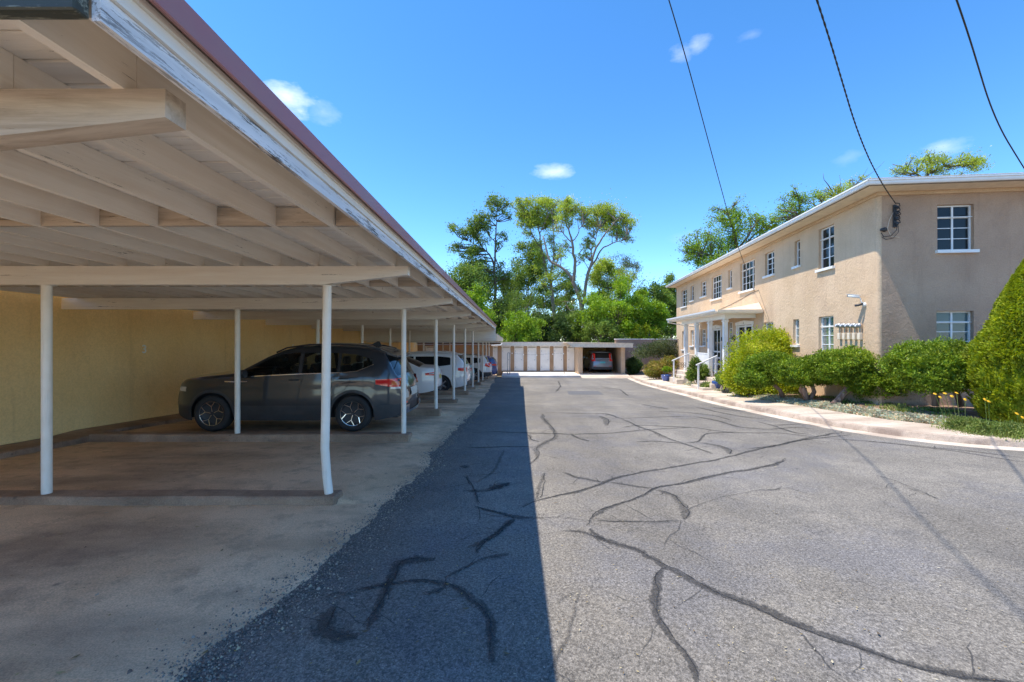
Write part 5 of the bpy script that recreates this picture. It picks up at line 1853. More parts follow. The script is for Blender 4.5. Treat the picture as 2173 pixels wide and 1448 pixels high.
    house_tree('treetop showing above the near end of the house roof', 46,
               [[(1640, 500, .3), (1640, 200, .25), (1650, 100, .15), (1700, 30, .06)], [(1640, 150, .12), (1560, 60, .08), (1500, 20, .04)], [(1650, 110, .12), (1850, 30, .06), (1960, 40, .04)]],
               [(1470, 95, 30, .8), (1500, 80, 35, .8), (1560, 60, 35), (1610, 30, 35), (1650, 50, 40), (1700, 40, 40), (1760, 70, 35, .6), (1820, 50, 35), (1870, 30, 35), (1920, 45, 35), (1970, 60, 30), (1990, 30, 20, .6), (1590, 90, 40), (1700, 90, 50), (1880, 80, 50), (1740, 20, 20, .5)],
               24, LEAF['yellowgreen'], M['bark_dark'], .16, .7)


# --- garden shrubs
def lumpy(c, rad, n, rng, lumps=26, up=.2, shell=.22, seed=0, cone=None):
    """points and outward directions on an uneven ellipsoid shell"""
    from mathutils import noise as N_
    d = unit(rng.normal(size=(n, 3)))
    f = np.array([1 + .22 * N_.noise(Vector(v * 2.1) + Vector((seed, 0, 0))) + .26 * N_.noise(Vector(v * 5.0) + Vector((0, seed, 0))) + .20 * N_.noise(Vector(v * 11.0) + Vector((0, 0, seed))) for v in d])
    r = f * (1 - shell * rng.random(n) ** 1.8)
    r = np.where(rng.random(n) < .05, f * (1 + .16 * rng.random(n)), r)
    P = np.array(c) + d * np.array(rad) * r[:, None]
    nrm = unit(d / np.array(rad))
    return P, nrm, d


def core_mesh(c, rad, seed, mat, k=.72):
    from mathutils import noise as N_
    mb = MB(); vs = []; n, m = 14, 20
    for i in range(n + 1):
        th = math.pi * i / n
        for j in range(m):
            ph = 2 * math.pi * j / m
            v = Vector((math.sin(th) * math.cos(ph), math.sin(th) * math.sin(ph), math.cos(th)))
            f = (1 + .22 * N_.noise(v * 2.1 + Vector((seed, 0, 0)))) * k
            vs.append((c[0] + v.x * rad[0] * f, c[1] + v.y * rad[1] * f, c[2] + v.z * rad[2] * f))
    fs = [(i * m + j, i * m + (j + 1) % m, (i + 1) * m + (j + 1) % m, (i + 1) * m + j) for i in range(n) for j in range(m)]
    return vs, fs


def juniper(label, pads, trunks, seed, leaf='juniper', n=26000, size=.062, group='clipped juniper bushes'):
    rng = np.random.default_rng(seed)
    b = trunks[0][0]
    root = thing('juniper_bush', label, 'bush', (b[0], b[1], bed_z(b[0], b[1])), group=group)
    mb = MB()
    for tr in trunks:
        mb.tube([(x, y, z) for x, y, z, r in tr], [r * rng.uniform(.85, 1.15) for *_, r in tr], 9)
        # gnarl: a second strand twisted round the first
        mb.tube([(x + rng.normal() * r * .45, y + rng.normal() * r * .45, z) for x, y, z, r in tr], [r * .6 for *_, r in tr], 7)
    tot = sum(p[3] * p[5] for p in pads)
    Cs = []; Ax = []; cv_ = []; cf = []
    for i, (x, y, z, rx, ry, rz) in enumerate(pads):
        m = int(n * rx * rz / tot)
        P, nr, d = lumpy((x, y, z), (rx, ry, rz), m, rng, seed=seed * 7 + i)
        keep = (P[:, 2] > z - rz * .72) | (rng.random(m) < .35)
        P, nr = P[keep], nr[keep]
        Cs.append(P); Ax.append(nr * .8 + np.array([0, -.1, .55]))
        vs, fs = core_mesh((x, y, z + .02), (rx, ry, rz * .9), seed * 7 + i, None, .80)
        k = len(cv_)
        cv_ += vs; cf += [tuple(q + k for q in f) for f in fs]
        # branches up into the pad
        t = trunks[i % len(trunks)][-1]
        for _ in range(3):
            twigs(mb, t[:3], (x + rng.uniform(-.5, .5) * rx, y + rng.uniform(-.3, .3) * ry, z - rz * .4), .035, rng)
    mb.build('trunk', M['juniper_bark'], root, smooth=True, world=True)
    C = np.concatenate(Cs); A = np.concatenate(Ax)
    V, F = leaf_geo(C, rng.uniform(.6, 1.4, len(C)) * size, .36, A, 1.3, rng)
    link('foliage', np_mesh('foliage', V, F, LEAF[leaf]), root, world=True)
    me = bpy.data.meshes.new('inner_foliage'); me.from_pydata(cv_, [], cf); me.materials.append(LEAF[leaf])
    link('inner_foliage', me, root, world=True)
    return root


def pad(px, py, rx, ry, Y, ryd=None):
    c = W(px, py, Y); s = Y / FPX
    return (c[0], c[1], c[2], rx * s, ryd or rx * s * .8, ry * s)


def build_shrubs():
    def tk(pts, Y):
        out = []
        for (px, py, r, *dy) in pts:
            x, y, z = W(px, py, Y + (dy[0] if dy else 0)); out.append((x, y, z, r))
        return out
    juniper('small round juniper with a leaning trunk in front of the lime shrub',
            [pad(1628, 782, 48, 32, 13.3), pad(1600, 806, 36, 18, 13.1), pad(1648, 768, 28, 20, 13.4)],
            [tk([(1662, 845, .07), (1655, 828, .06), (1640, 815, .05), (1622, 808, .04)], 13.2)], 31, n=40000, size=.056)
    juniper('wide juniper with a forked gnarled trunk under the meter wall',
            [pad(1706, 790, 56, 28, 12.4), pad(1760, 780, 62, 27, 12.15), pad(1690, 800, 36, 20, 12.3), pad(1745, 800, 40, 16, 12.2)],
            [tk([(1713, 851, .09), (1706, 830, .075), (1698, 812, .06)], 12.2), tk([(1716, 851, .08), (1728, 832, .06), (1722, 812, .05), (1735, 800, .04)], 12.25)], 32, n=60000, size=.056)
    juniper('large dark juniper on a thick slanting trunk before the house corner',
            [pad(1825, 768, 88, 30, 11.5), pad(1865, 806, 68, 42, 11.1), pad(1795, 790, 48, 26, 11.35), pad(1890, 795, 40, 34, 11.0)],
            [tk([(1772, 858, .085), (1785, 842, .08), (1798, 826, .07), (1805, 808, .05)], 11.35)], 33, n=82000, size=.055)
    juniper('broad juniper below the south windows, next to the golden cypress',
            [pad(1985, 768, 84, 42, 9.6), pad(1935, 775, 48, 34, 9.75), pad(2030, 795, 48, 34, 9.4), pad(1975, 800, 62, 34, 9.4)],
            [tk([(1985, 862, .07), (1985, 840, .065), (1980, 820, .05)], 9.6), tk([(2040, 862, .06), (2032, 840, .05), (2020, 820, .04)], 9.5)], 34, n=74000, size=.052)
    # golden cypress cone
    rng = np.random.default_rng(35)
    Y = 8.4
    c = W(2180, 720, Y)
    root = thing('golden_cypress', 'tall cone shaped golden green cypress at the right edge', 'shrub', (c[0], c[1], bed_z(c[0], c[1])))
    zb = -1.55; zt = W(0, 548, Y)[2]
    n = 74000
    t = rng.random(n) ** .9
    from mathutils import noise as N_
    prof = np.interp(t, [0, .1, .26, .4, .55, .73, .85, .965, 1], [.70, .92, 1.05, .98, .80, .52, .31, .09, .02])
    # several overlapping spires
    an = rng.uniform(0, 2 * math.pi, n)
    f = np.array([1 + .16 * N_.noise(Vector((math.cos(a) * 2.4, math.sin(a) * 2.4, q * 3.5))) + .17 * N_.noise(Vector((math.cos(a) * 6, math.sin(a) * 6, q * 9))) + .12 * N_.noise(Vector((math.cos(a) * 13, math.sin(a) * 13, q * 22))) for a, q in zip(an, t)])
    rr = .80 * prof * f * (1 - .2 * rng.random(n) ** 1.6)
    P = np.stack([c[0] + np.cos(an) * rr, c[1] + np.sin(an) * rr * .9, zb + (zt - zb) * t], axis=1)
    A = np.stack([np.cos(an), np.sin(an), np.full(n, .9)], axis=1)
    # a shorter second spire on the camera's left
    m = 16000
    t2 = rng.random(m); an2 = rng.uniform(0, 6.28, m); r2 = np.interp(t2, [0, .5, 1], [.42, .30, .03]) * (1 - .2 * rng.random(m))
    z2t = W(0, 586, Y)[2]
    P2 = np.stack([c[0] - .40 + np.cos(an2) * r2, c[1] - .15 + np.sin(an2) * r2, -.3 + (z2t + .3) * t2], axis=1)
    A2 = np.stack([np.cos(an2), np.sin(an2), np.full(m, .9)], axis=1)
    P = np.concatenate([P, P2]); A = np.concatenate([A, A2])
    V, F = leaf_geo(P, rng.uniform(.6, 1.4, len(P)) * .058, .45, A, .6, rng)
    link('foliage', np_mesh('foliage', V, F, LEAF['thuja']), root, world=True)
    prof2 = [(r * .70, zb + (zt - zb) * q) for q, r in zip([0, .1, .26, .4, .55, .73, .85, .96], [.70, .9, 1.03, .95, .78, .5, .28, .02])]
    MB().lathe(prof2, 24, (c[0], c[1], 0)).build('inner_foliage', LEAF['thuja'], root, smooth=True, world=True)
    MB().tube([(c[0], c[1], zb - .4), (c[0], c[1], zb + .3)], .06, 8).build('trunk', M['juniper_bark'], root, smooth=True, world=True)

    # leafy lime shrub in front of the porch
    def leafy(label, pads, leaf, n, size, base, seed, name='leafy_shrub', aspect=.6, core=.72, trunks=5, axisup=.3, shell=.35):
        rng = np.random.default_rng(seed)
        root = thing(name, label, 'shrub', base)
        mb = MB()
        tot = sum(p[3] * p[5] for p in pads)
        Cs = []; Ax = []
        cvv = []; cff = []
        for i, p in enumerate(pads):
            m = int(n * p[3] * p[5] / tot)
            P, nr, d = lumpy(p[:3], p[3:], m, rng, seed=seed + i, shell=shell)
            Cs.append(P); Ax.append(nr + np.array([0, 0, axisup]))
            for _ in range(trunks):
                twigs(mb, (base[0] + rng.normal() * .06, base[1] + rng.normal() * .06, base[2]), P[rng.integers(0, m)], .018, rng, 6)
            if core:
                vs, fs = core_mesh(p[:3], p[3:], seed + i, None, core)
                k = len(cvv); cvv += vs; cff += [tuple(q + k for q in f) for f in fs]
        mb.build('stems', M['bark'], root, smooth=True, world=True)
        C = np.concatenate(Cs); A = np.concatenate(Ax)
        V, F = leaf_geo(C, rng.uniform(.5, 1.4, len(C)) * size, aspect, A, 1.1, rng)
        link('foliage', np_mesh('foliage', V, F, leaf), root, world=True)
        if core:
            me = bpy.data.meshes.new('inner_foliage'); me.from_pydata(cvv, [], cff); me.materials.append(leaf)
            link('inner_foliage', me, root, world=True)
        return root

    def base(px, Y):
        x = (px - CX) / FPX * Y
        return (x, Y, bed_z(x, Y) - .02)
    leafy('big rounded lime green shrub with broad glossy leaves hiding part of the porch',
          [pad(1618, 752, 66, 52, 15.2), pad(1588, 790, 52, 46, 15.0), pad(1658, 762, 38, 44, 15.1), pad(1640, 722, 34, 24, 15.2), pad(1566, 800, 30, 30, 14.9), pad(1610, 818, 60, 22, 14.8), pad(1690, 810, 40, 30, 14.4)],
          LEAF['lime'], 42000, .062, base(1610, 15.1), 61, core=.6, shell=.5)
    leafy('dark green holly like bush beside the porch steps', [pad(1484, 788, 22, 18, 19.8), pad(1476, 772, 11, 14, 19.8), pad(1468, 796, 12, 12, 19.8), pad(1496, 796, 11, 13, 19.7)], LEAF['mid'], 6500, .075, base(1483, 19.8), 62, core=.5, shell=.6)
    leafy('yellow and red tinged low shrub beside the wide blue pot', [pad(1400, 782, 30, 17, 27.0), pad(1420, 772, 18, 16, 27.1), pad(1385, 790, 18, 12, 26.8)], LEAF['autumn'], 9000, .07, base(1402, 27.0), 63)
    leafy('open grey green little tree with bare stems before the garden wall', [pad(1385, 742, 34, 16, 29.5), pad(1412, 738, 30, 20, 29.5), pad(1365, 750, 24, 10, 29.2), pad(1425, 752, 16, 12, 29.3)],
          LEAF['grey'], 9000, .085, base(1398, 29.5), 64, name='ornamental_tree', core=0, trunks=9, shell=.8)
    leafy('dark spiky shrub in the shade at the foot of the garden wall', [pad(1345, 776, 17, 18, 34.5)], LEAF['dark'], 3500, .10, base(1345, 34.5), 65)
    leafy('small clump of strappy leaves between tall blue pot and steps', [pad(1500, 821, 12, 9, 18.2)], LEAF['grass'], 500, .16, base(1500, 18.2), 66, aspect=.2, core=0, axisup=1.2)
    leafy('low leafy plant under the first stair rail', [pad(1448, 806, 16, 6, 22.5), pad(1470, 812, 12, 6, 21.3)], LEAF['succ'], 1300, .10, base(1452, 22.5), 67, aspect=.3, core=0, axisup=1.0)
    leafy('small yellow green plant growing out of the wide blue pot', [pad(1415, 784, 9, 6, 25.2)], LEAF['bright'], 900, .07, base(1415, 25.2), 68, core=0)
    leafy('green sprawling plant leaning over the tall blue pot', [pad(1540, 806, 20, 12, 16.4), pad(1530, 798, 12, 7, 16.8)], LEAF['mid'], 1800, .07, base(1540, 16.3), 69, core=0)
    # succulent edging along the walk
    rng = np.random.default_rng(77)
    C = []; Ax = []; Sz = []
    for i in range(len(KL)):
        p = KL[i]
        if not (7.6 < p[1] < 23): continue
        if p[0] > 8.1: continue
        for _ in range(20):
            q = p + KN[i] * (1.55 + rng.random() ** 1.2 * .42) + rng.normal(size=2) * .03
            z = bed_z(q[0], q[1]) + .02
            m = 26; r = rng.uniform(.035, .07)
            a = rng.uniform(0, 6.28, m); e = rng.uniform(.1, 1.0, m)
            d = np.stack([np.cos(a) * np.cos(e), np.sin(a) * np.cos(e), np.sin(e)], axis=1)
            C.append(np.array([q[0], q[1], z + rng.uniform(0, .03)]) + d * r * .8); Ax.append(d); Sz.append(np.full(m, r * 1.15))
    V, F = leaf_geo(np.concatenate(C), np.concatenate(Sz), .5, np.concatenate(Ax), .3, rng)
    o = link('succulent_edging', np_mesh('succulents', V, F, LEAF['succ']))
    tag(o, 'carpet of pale blue green and peach succulents edging the walk', 'ground cover', kind='stuff')
    # scrappy undergrowth further back
    C = []; Ax = []
    for _ in range(420):
        i = rng.integers(5, len(KL) - 40)
        p = KL[i] + KN[i] * rng.uniform(1.7, 3.0)
        z = bed_z(p[0], p[1]); m = 22
        a = rng.uniform(0, 6.28, m); e = rng.uniform(.4, 1.5, m)
        d = np.stack([np.cos(a) * np.cos(e), np.sin(a) * np.cos(e), np.sin(e)], axis=1)
        C.append(np.array([p[0], p[1], z]) + d * .05 + rng.normal(size=(m, 3)) * np.array([.06, .06, .0])); Ax.append(d)
    V, F = leaf_geo(np.concatenate(C), rng.uniform(.04, .11, sum(len(c) for c in C)), .25, np.concatenate(Ax), .3, rng)
    o = link('undergrowth', np_mesh('undergrowth', V, F, LEAF['grass'])); tag(o, 'sparse low undergrowth on the garden bed soil', 'ground cover', kind='stuff')
    # blanket flower clumps with yellow heads, front right
    t = MT('yellow_petals'); t.set((.75, .42, .01), .6); YEL = t.m
    labels = ['leafy flower clump with the most yellow heads left of the cypress', 'flower clump at the foot of the golden cypress, third along', 'low flower clump at the right edge by the sidewalk']
    for i, (px, Y, wd) in enumerate(((2055, 8.2, .38), (2110, 7.75, .36), (2175, 7.5, .4))):
        x = (px - CX) / FPX * Y
        z = bed_z(x, Y)
        root = thing('flower_clump', labels[i], 'flowers', (x, Y, z), group='yellow flower clumps')
        n = 4200
        bx = x + rng.normal(size=n) * wd * .55; by = Y + rng.normal(size=n) * .16
        e = rng.random(n)
        Pn = np.stack([bx, by, z + e * .24 * np.exp(-((bx - x) / wd) ** 2) + .01], axis=1)
        A = np.stack([rng.normal(size=n) * .6 + (-.3), rng.normal(size=n) * .4 - .2, np.ones(n)], axis=1)
        V, F = leaf_geo(Pn, rng.uniform(.03, .085, n), .22, A, .5, rng)
        link('foliage', np_mesh('foliage', V, F, LEAF['grass']), root, world=True)
        heads = {0: [(1960, 838), (2005, 836), (1968, 846), (1990, 842), (2020, 834)], 1: [(2090, 848), (2098, 852)], 2: [(2158, 878), (2170, 886)]}[i]
        if i == 0: heads = [(1984, 836), (2005, 835), (1995, 843), (2030, 834), (2020, 841), (2048, 848)]
        st = MB()
        for (hx, hy) in heads:
            h = np.array(W(hx, hy, Y - .05))
            st.tube([(x + (h[0] - x) * .4, Y, z + .1), (x + (h[0] - x) * .7, Y - .02, z + .25), tuple(h)], .004, 5)
            mb = MB(); m = 12
            vs = [(0, 0, .008)] + [((.034 if k % 2 else .022) * math.cos(6.283 * k / 24), (.034 if k % 2 else .022) * math.sin(6.283 * k / 24), 0) for k in range(24)]
            mb.add(vs, [(0, k + 1, (k + 1) % 24 + 1) for k in range(24)])
            mb.lathe([(.012, .003), (.010, .012), (0, .015)], 8)
            o = mb.build('flower_head', YEL, root); o.location = Vector(h) - Vector(root.location); o.rotation_euler = (rng.uniform(.3, .9), rng.uniform(-.3, .3), 0)
        st.build('stems', LEAF['grass'], root, world=True)

# ------------------------------------------------------------------ cars
# local axes: x from nose (0) to tail (L), y across, z up from the ground
class Car:
    def __init__(s, L, Wd, zt, belt, gt, wheels, r, paint, zc=.42, tumble=.30, zb=.21, front=.30, rear=.20, glass=(), ws=None, bl=None, pillar=.05, clad=None,
                 fl=.75, rl=.55, edge=.06, cl_mat=None, bulge=.06):
        s.L, s.W, s.r, s.wheels, s.tumble, s.zb0, s.zc0 = L, Wd, r, wheels, tumble, zb, zc
        s.zt = (np.array([a for a, b in zt]), np.array([b for a, b in zt]))
        s.belt = (np.array([a for a, b in belt]), np.array([b for a, b in belt]))
        s.gt = (np.array([a for a, b in gt]), np.array([b for a, b in gt]))
        s.paint, s.front, s.rear, s.fl, s.rl, s.edge = paint, front, rear, fl, rl, edge
        s.glass, s.ws, s.bl, s.bul = glass, ws, bl, bulge

    def top(s, x): return float(np.interp(x, *s.zt))
    def bz(s, x): return float(np.interp(x, *s.belt))
    def gz(s, x): return min(float(np.interp(x, *s.gt)), s.top(x) - .075)

    def bot(s, x, arch=True):
        z = s.zb0
        if x < .5: z += .09 * (1 - x / .5) ** 2
        if x > s.L - .6: z += .10 * ((x - s.L + .6) / .6) ** 2
        if arch:
            for xw in s.wheels:
                ra = s.r + .055
                if abs(x - xw) < ra: z = max(z, s.r + math.sqrt(ra * ra - (x - xw) ** 2))
        return z

    def plan(s, x):
        p = 1.0
        if x < s.fl: p -= s.front * (1 - x / s.fl) ** 2.4
        if x > s.L - s.rl: p -= s.rear * ((x - s.L + s.rl) / s.rl) ** 2.4
        return p

    def hw(s, x, z):
        y = s.W / 2 * s.plan(x)
        if z < .5: y -= .035 * ((.5 - z) / .3) ** 2
        b = min(s.bz(x), s.top(x), 1.12)
        if z > .62: y -= .035 * min(1, (z - .62) / max(.05, b - .62))
        if z > b: y -= (z - b) * s.tumble
        # crease
        y += .012 * math.exp(-((z - (b - .14)) / .04) ** 2)
        d = s.top(x) - z
        if d < s.edge:
            q = 1 - max(0, d) / s.edge
            y -= s.edge * (1 - math.sqrt(max(0, 1 - q * q)))
        return max(.05, y)

    def build_shell(s, root, glassmat):
        L = s.L
        xs = set(np.round(np.arange(0, L + .001, .06), 4).tolist()) | {L}
        for f in (s.zt[0], s.belt[0], s.gt[0]): xs |= set(float(v) for v in f if 0 <= v <= L)
        for xw in s.wheels:
            ra = s.r + .055
            for a in np.linspace(0, math.pi, 25): xs.add(round(xw + ra * math.cos(a), 4))
        for a, b in s.glass: xs |= {a, b}
        for k in (s.ws, s.bl):
            if k: xs |= set(k)
        for q in (.015, .04, .08, .13): xs |= {q, L - q}
        xs = sorted(xs); X = [xs[0]]
        for x in xs[1:]:
            if x - X[-1] > .004: X.append(x)
        if X[-1] < L - 1e-4: X[-1] = L
        parts = {'body': MB(), 'cladding': MB(), 'side_glass': MB(), 'windshield': MB(), 'rear_window': MB()}
        rows = []
        for x in X:
            zt = s.top(x); zb = s.bot(x); lim = zt - s.edge
            zb = min(zb, lim - .005)
            c = min(max(zb, s.zc(x)), lim); b = min(max(c, s.bz(x)), lim); gt_ = min(max(b, s.gz(x)), lim)
            z = [zb + (c - zb) * k / 3 for k in range(4)] + [c + (b - c) * k / 7 for k in range(1, 8)] + [b + (gt_ - b) * k / 4 for k in range(1, 5)] + \
                [gt_ + (lim - gt_) * k / 2 for k in (1, 2)] + [zt - s.edge * .55, zt - s.edge * .25, zt - s.edge * .06, zt]
            rows.append(z)
        nz = len(rows[0])
        zone = ['c'] * 3 + ['b'] * 7 + ['g'] * 4 + ['p'] * 6
        for sd in (-1, 1):
            for i in range(len(X) - 1):
                xm = (X[i] + X[i + 1]) / 2
                for j in range(nz - 1):
                    q = [(X[i], rows[i][j]), (X[i + 1], rows[i + 1][j]), (X[i + 1], rows[i + 1][j + 1]), (X[i], rows[i][j + 1])]
                    if abs(q[3][1] - q[0][1]) < 1e-4 and abs(q[2][1] - q[1][1]) < 1e-4: continue
                    vs = [(x, sd * s.hw(x, z), z) for x, z in q]
                    k = 'body'
                    if zone[j] == 'c': k = 'cladding'
                    if zone[j] == 'g' and any(a <= xm <= b for a, b in s.glass):
                        k = 'side_glass'
                        gi = [n for n, (a, b) in enumerate(s.glass) if a <= xm <= b][0]
                        k = 'side_glass%d_%d' % (gi, sd)
                        parts.setdefault(k, MB())
                    parts[k].add(vs, [(0, 1, 2, 3) if sd < 0 else (3, 2, 1, 0)])
        K = np.linspace(-1, 1, 13)
        def cross(i):
            x = X[i]; zt = s.top(x); ye = s.hw(x, zt)
            a, b = max(0, i - 1), min(len(X) - 1, i + 1)
            dx, dz = X[b] - X[a], s.top(X[b]) - s.top(X[a])
            n = math.hypot(dx, dz); nx, nz_ = -dz / n, dx / n
            if i == 0: nx, nz_ = -.8, .6
            if i == len(X) - 1: nx, nz_ = .8, .6
            return [(x + nx * s.bul * (1 - k * k), ye * k, zt + nz_ * s.bul * (1 - k * k) * .9) for k in K]
        C = [cross(i) for i in range(len(X))]
        for i in range(len(X) - 1):
            xm = (X[i] + X[i + 1]) / 2
            for k in range(12):
                nm = 'body'
                km = abs(K[k] + K[k + 1]) / 2
                if s.ws and s.ws[0] < xm < s.ws[1] and km < .93: nm = 'windshield'
                if s.bl and s.bl[0] < xm < s.bl[1] and km < .95: nm = 'rear_window'
                parts[nm].add([C[i][k], C[i + 1][k], C[i + 1][k + 1], C[i][k + 1]], [(0, 1, 2, 3)])
        # nose and tail caps
        for i, sg in ((0, -1), (len(X) - 1, 1)):
            x = X[i]; zs = rows[i]
            grid = []
            for j, z in enumerate(zs):
                f = (1 - .75 * (j / (nz - 1)) ** 6)
                zz = z
                ye = s.hw(x, z)
                if j == nz - 1: grid.append(C[i]); continue
                grid.append([(x + sg * s.bul * .8 * (1 - k * k) * (1.0 if j > 1 else .7), ye * k, zz) for k in K])
            for j in range(nz - 1):
                for k in range(12):
                    parts['body' if zone[j] != 'c' else 'cladding'].add([grid[j][k], grid[j][k + 1], grid[j + 1][k + 1], grid[j + 1][k]], [(0, 1, 2, 3)])
        pm = s.paint
        for nm, mb in parts.items():
            if not mb.f: continue
            nm = 'side_glass' if nm.startswith('side_glass') else nm
            me = mb.mesh(nm, {'body': pm, 'cladding': M['plastic'] if s.clad else pm}.get(nm, glassmat))
            import bmesh
            bm = bmesh.new(); bm.from_mesh(me); bmesh.ops.remove_doubles(bm, verts=bm.verts, dist=.0006)
            bmesh.ops.recalc_face_normals(bm, faces=bm.faces)
            bm.to_mesh(me); bm.free()
            me.polygons.foreach_set('use_smooth', [True] * len(me.polygons))
            me.set_sharp_from_angle(angle=math.radians(50))
            link(nm, me, root)
            if nm == 'rear_window': me.materials.clear(); me.materials.append(M['cardark'])

    def zc(s, x):
        """upper edge of the sill / cladding, lifted round the wheels"""
        z = s.zc0
        for xw in s.wheels:
            ra = s.r + .055 + (.055 if s.clad else .0)
            if abs(x - xw) < ra: z = max(z, s.r + math.sqrt(ra * ra - (x - xw) ** 2))
        return z

    clad = False

    def side_patch(s, root, name, x0, x1, zf0, zf1, mat, sides=(-1, 1), off=.006, nx=10, nz=5, smooth=True):
        for sd in sides:
            mb = MB(); vs = []
            for i in range(nx + 1):
                x = x0 + (x1 - x0) * i / nx
                a = zf0(x) if callable(zf0) else zf0; b = zf1(x) if callable(zf1) else zf1
                for j in range(nz + 1):
                    z = a + (b - a) * j / nz
                    vs.append((x, sd * (s.hw(x, z) + off), z))
            mb.add(vs, [(i * (nz + 1) + j, (i + 1) * (nz + 1) + j, (i + 1) * (nz + 1) + j + 1, i * (nz + 1) + j + 1) for i in range(nx) for j in range(nz)])
            # give the shell an edge
            mb.build(name, mat, root, smooth=smooth)

    def tail_pt(s, y, z, off=.006):
        zL = s.top(s.L)
        if z <= zL:
            x = s.L; ye = s.hw(s.L, z)
        else:
            xx = np.linspace(s.L, s.L - 1.2, 120); zz = np.array([s.top(v) for v in xx])
            idx = np.argmax(zz >= z); x = float(xx[idx]); ye = s.hw(x, s.top(x))
        return (x + s.bul * .85 * max(0, 1 - (y / ye) ** 2) + off, y, z)

    def rear_patch(s, root, name, y0, y1, z0, z1, mat, off=.008, ny=8, nz=6, mirror=False, smooth=True):
        for sg in ((1, -1) if mirror else (1,)):
            vs = []
            for i in range(ny + 1):
                for j in range(nz + 1):
                    y = y0 + (y1 - y0) * i / ny; z = z0 + (z1 - z0) * j / nz
                    vs.append(s.tail_pt(sg * y, z, off))
            MB().add(vs, [(i * (nz + 1) + j, (i + 1) * (nz + 1) + j, (i + 1) * (nz + 1) + j + 1, i * (nz + 1) + j + 1) for i in range(ny) for j in range(nz)]).build(name, mat, root, smooth=smooth)

    def seam(s, root, name, pts, w, mat, sides=(-1, 1), off=.003):
        for sd in sides:
            P = []
            for (a, b) in zip(pts[:-1], pts[1:]):
                n = max(2, int(math.hypot(b[0] - a[0], b[1] - a[1]) / .06))
                P += [(a[0] + (b[0] - a[0]) * k / n, a[1] + (b[1] - a[1]) * k / n) for k in range(n)]
            P.append(pts[-1])
            vs = []
            for i, p in enumerate(P):
                q0 = P[max(0, i - 1)]; q1 = P[min(len(P) - 1, i + 1)]
                dx, dz = q1[0] - q0[0], q1[1] - q0[1]; n = math.hypot(dx, dz) or 1
                nx, nz = -dz / n * w / 2, dx / n * w / 2
                for k in (-1, 1):
                    x, z = p[0] + nx * k, p[1] + nz * k
                    vs.append((x, sd * (s.hw(x, z) + off), z))
            MB().add(vs, [(2 * i, 2 * i + 2, 2 * i + 3, 2 * i + 1) for i in range(len(P) - 1)]).build(name, mat, root)

    def wheels_build(s, root, style, rim):
        r = s.r
        tyre = None
        for xi, xw in enumerate(s.wheels):
            for sd in (-1, 1):
                w = .205
                yo = sd * (s.W / 2 * min(1, s.plan(xw)) - .018)
                if tyre is None:
                    R = r
                    mb = MB().lathe([(R * .66, .0), (R * .70, -.012), (R * .93, -.012), (R * .985, .012), (R, .04), (R, w - .04), (R * .985, w - .012), (R * .93, w), (R * .6, w)], 40, axis='y')
                    tyre = mb.mesh('tyre', M['black'], True)
                    rb = MB().lathe([(.001, .045), (R * .18, .04), (R * .55, .055), (R * .64, .03), (R * .675, -.004), (R * .70, -.006)], 40, axis='y')
                    rimm = rb.mesh('rim', M['plastic'] if style in ('split',) else M['plastic'], True)
                    sp = MB()
                    a0 = .3
                    for k in range(5):
                        a = a0 + k * 2 * math.pi / 5
                        pt = lambda rr, aa, yy: (rr * math.cos(aa), yy, rr * math.sin(aa))
                        if style == 'split':
                            sp.bar(pt(R * .10, a, .028), pt(R * .38, a, .022), .011, .010, up=(0, 1, 0))
                            sp.bar(pt(R * .38, a, .022), pt(R * .66, a + .36, .008), .011, .010, up=(0, 1, 0))
                            sp.bar(pt(R * .38, a, .022), pt(R * .66, a - .36, .008), .011, .010, up=(0, 1, 0))
                        else:
                            sp.bar(pt(R * .06, a, .02), pt(R * .66, a, .004), R * .17, .03, up=(0, 1, 0))
                    sp.lathe([(R * .655, .012), (R * .66, -.002), (R * .685, -.004), (R * .69, .008)], 40, axis='y')
                    if style != 'split': sp.lathe([(.001, .005), (R * .16, .01), (R * .17, .03)], 16, axis='y')
                    spm = sp.mesh('spokes', M['chrome'] if style == 'split' else M['metal'])
                wl = link('wheel', tyre, root, loc=(xw, yo, r), rot=(0, xw * 1.3, 0 if sd < 0 else math.pi))
                link('rim', rimm, wl); link('spokes', spm, wl)

    def inside(s, root, front=1.9, rear=2.9, zf=.62):
        mb = MB().box(.12, s.L - .12, -s.W / 2 + .27, s.W / 2 - .27, s.zb0 + .02, .70)
        mb.build('underbody', M['plastic'], root)
        for x in (front, rear):
            for y in (-.36, .36):
                m = MB().bbox(x - .1, x + .42, y - .24, y + .24, zf, zf + .14, .04)
                m.hexa([(x + .36, y - .24, zf + .1), (x + .50, y - .24, zf + .1), (x + .50, y + .24, zf + .1), (x + .36, y + .24, zf + .1),
                        (x + .52, y - .19, zf + .62), (x + .60, y - .19, zf + .62), (x + .60, y + .19, zf + .62), (x + .52, y + .19, zf + .62)])
                m.bbox(x + .54, x + .63, y - .12, y + .12, zf + .64, zf + .80, .03)
                m.build('seat', M['plastic'], root)

    def mirror(s, root, x, z, mat):
        for sd in (-1, 1):
            y = s.hw(x, z)
            mb = MB()
            mb.bar((x, sd * (y - .02), z - .02), (x + .02, sd * (y + .07), z + .01), .05, .035)
            P = [(x - .05, sd * (y + .10), z + .04), (x - .02, sd * (y + .12), z + .045), (x + .05, sd * (y + .13), z + .045), (x + .08, sd * (y + .13), z + .045)]
            mb.tube([(x - .06, sd * (y + .12), z + .03), (x - .02, sd * (y + .12), z + .035), (x + .07, sd * (y + .125), z + .035), (x + .10, sd * (y + .125), z + .035)], [.03, .065, .08, .072], 12)
            mb.build('mirror', mat, root, smooth=False)

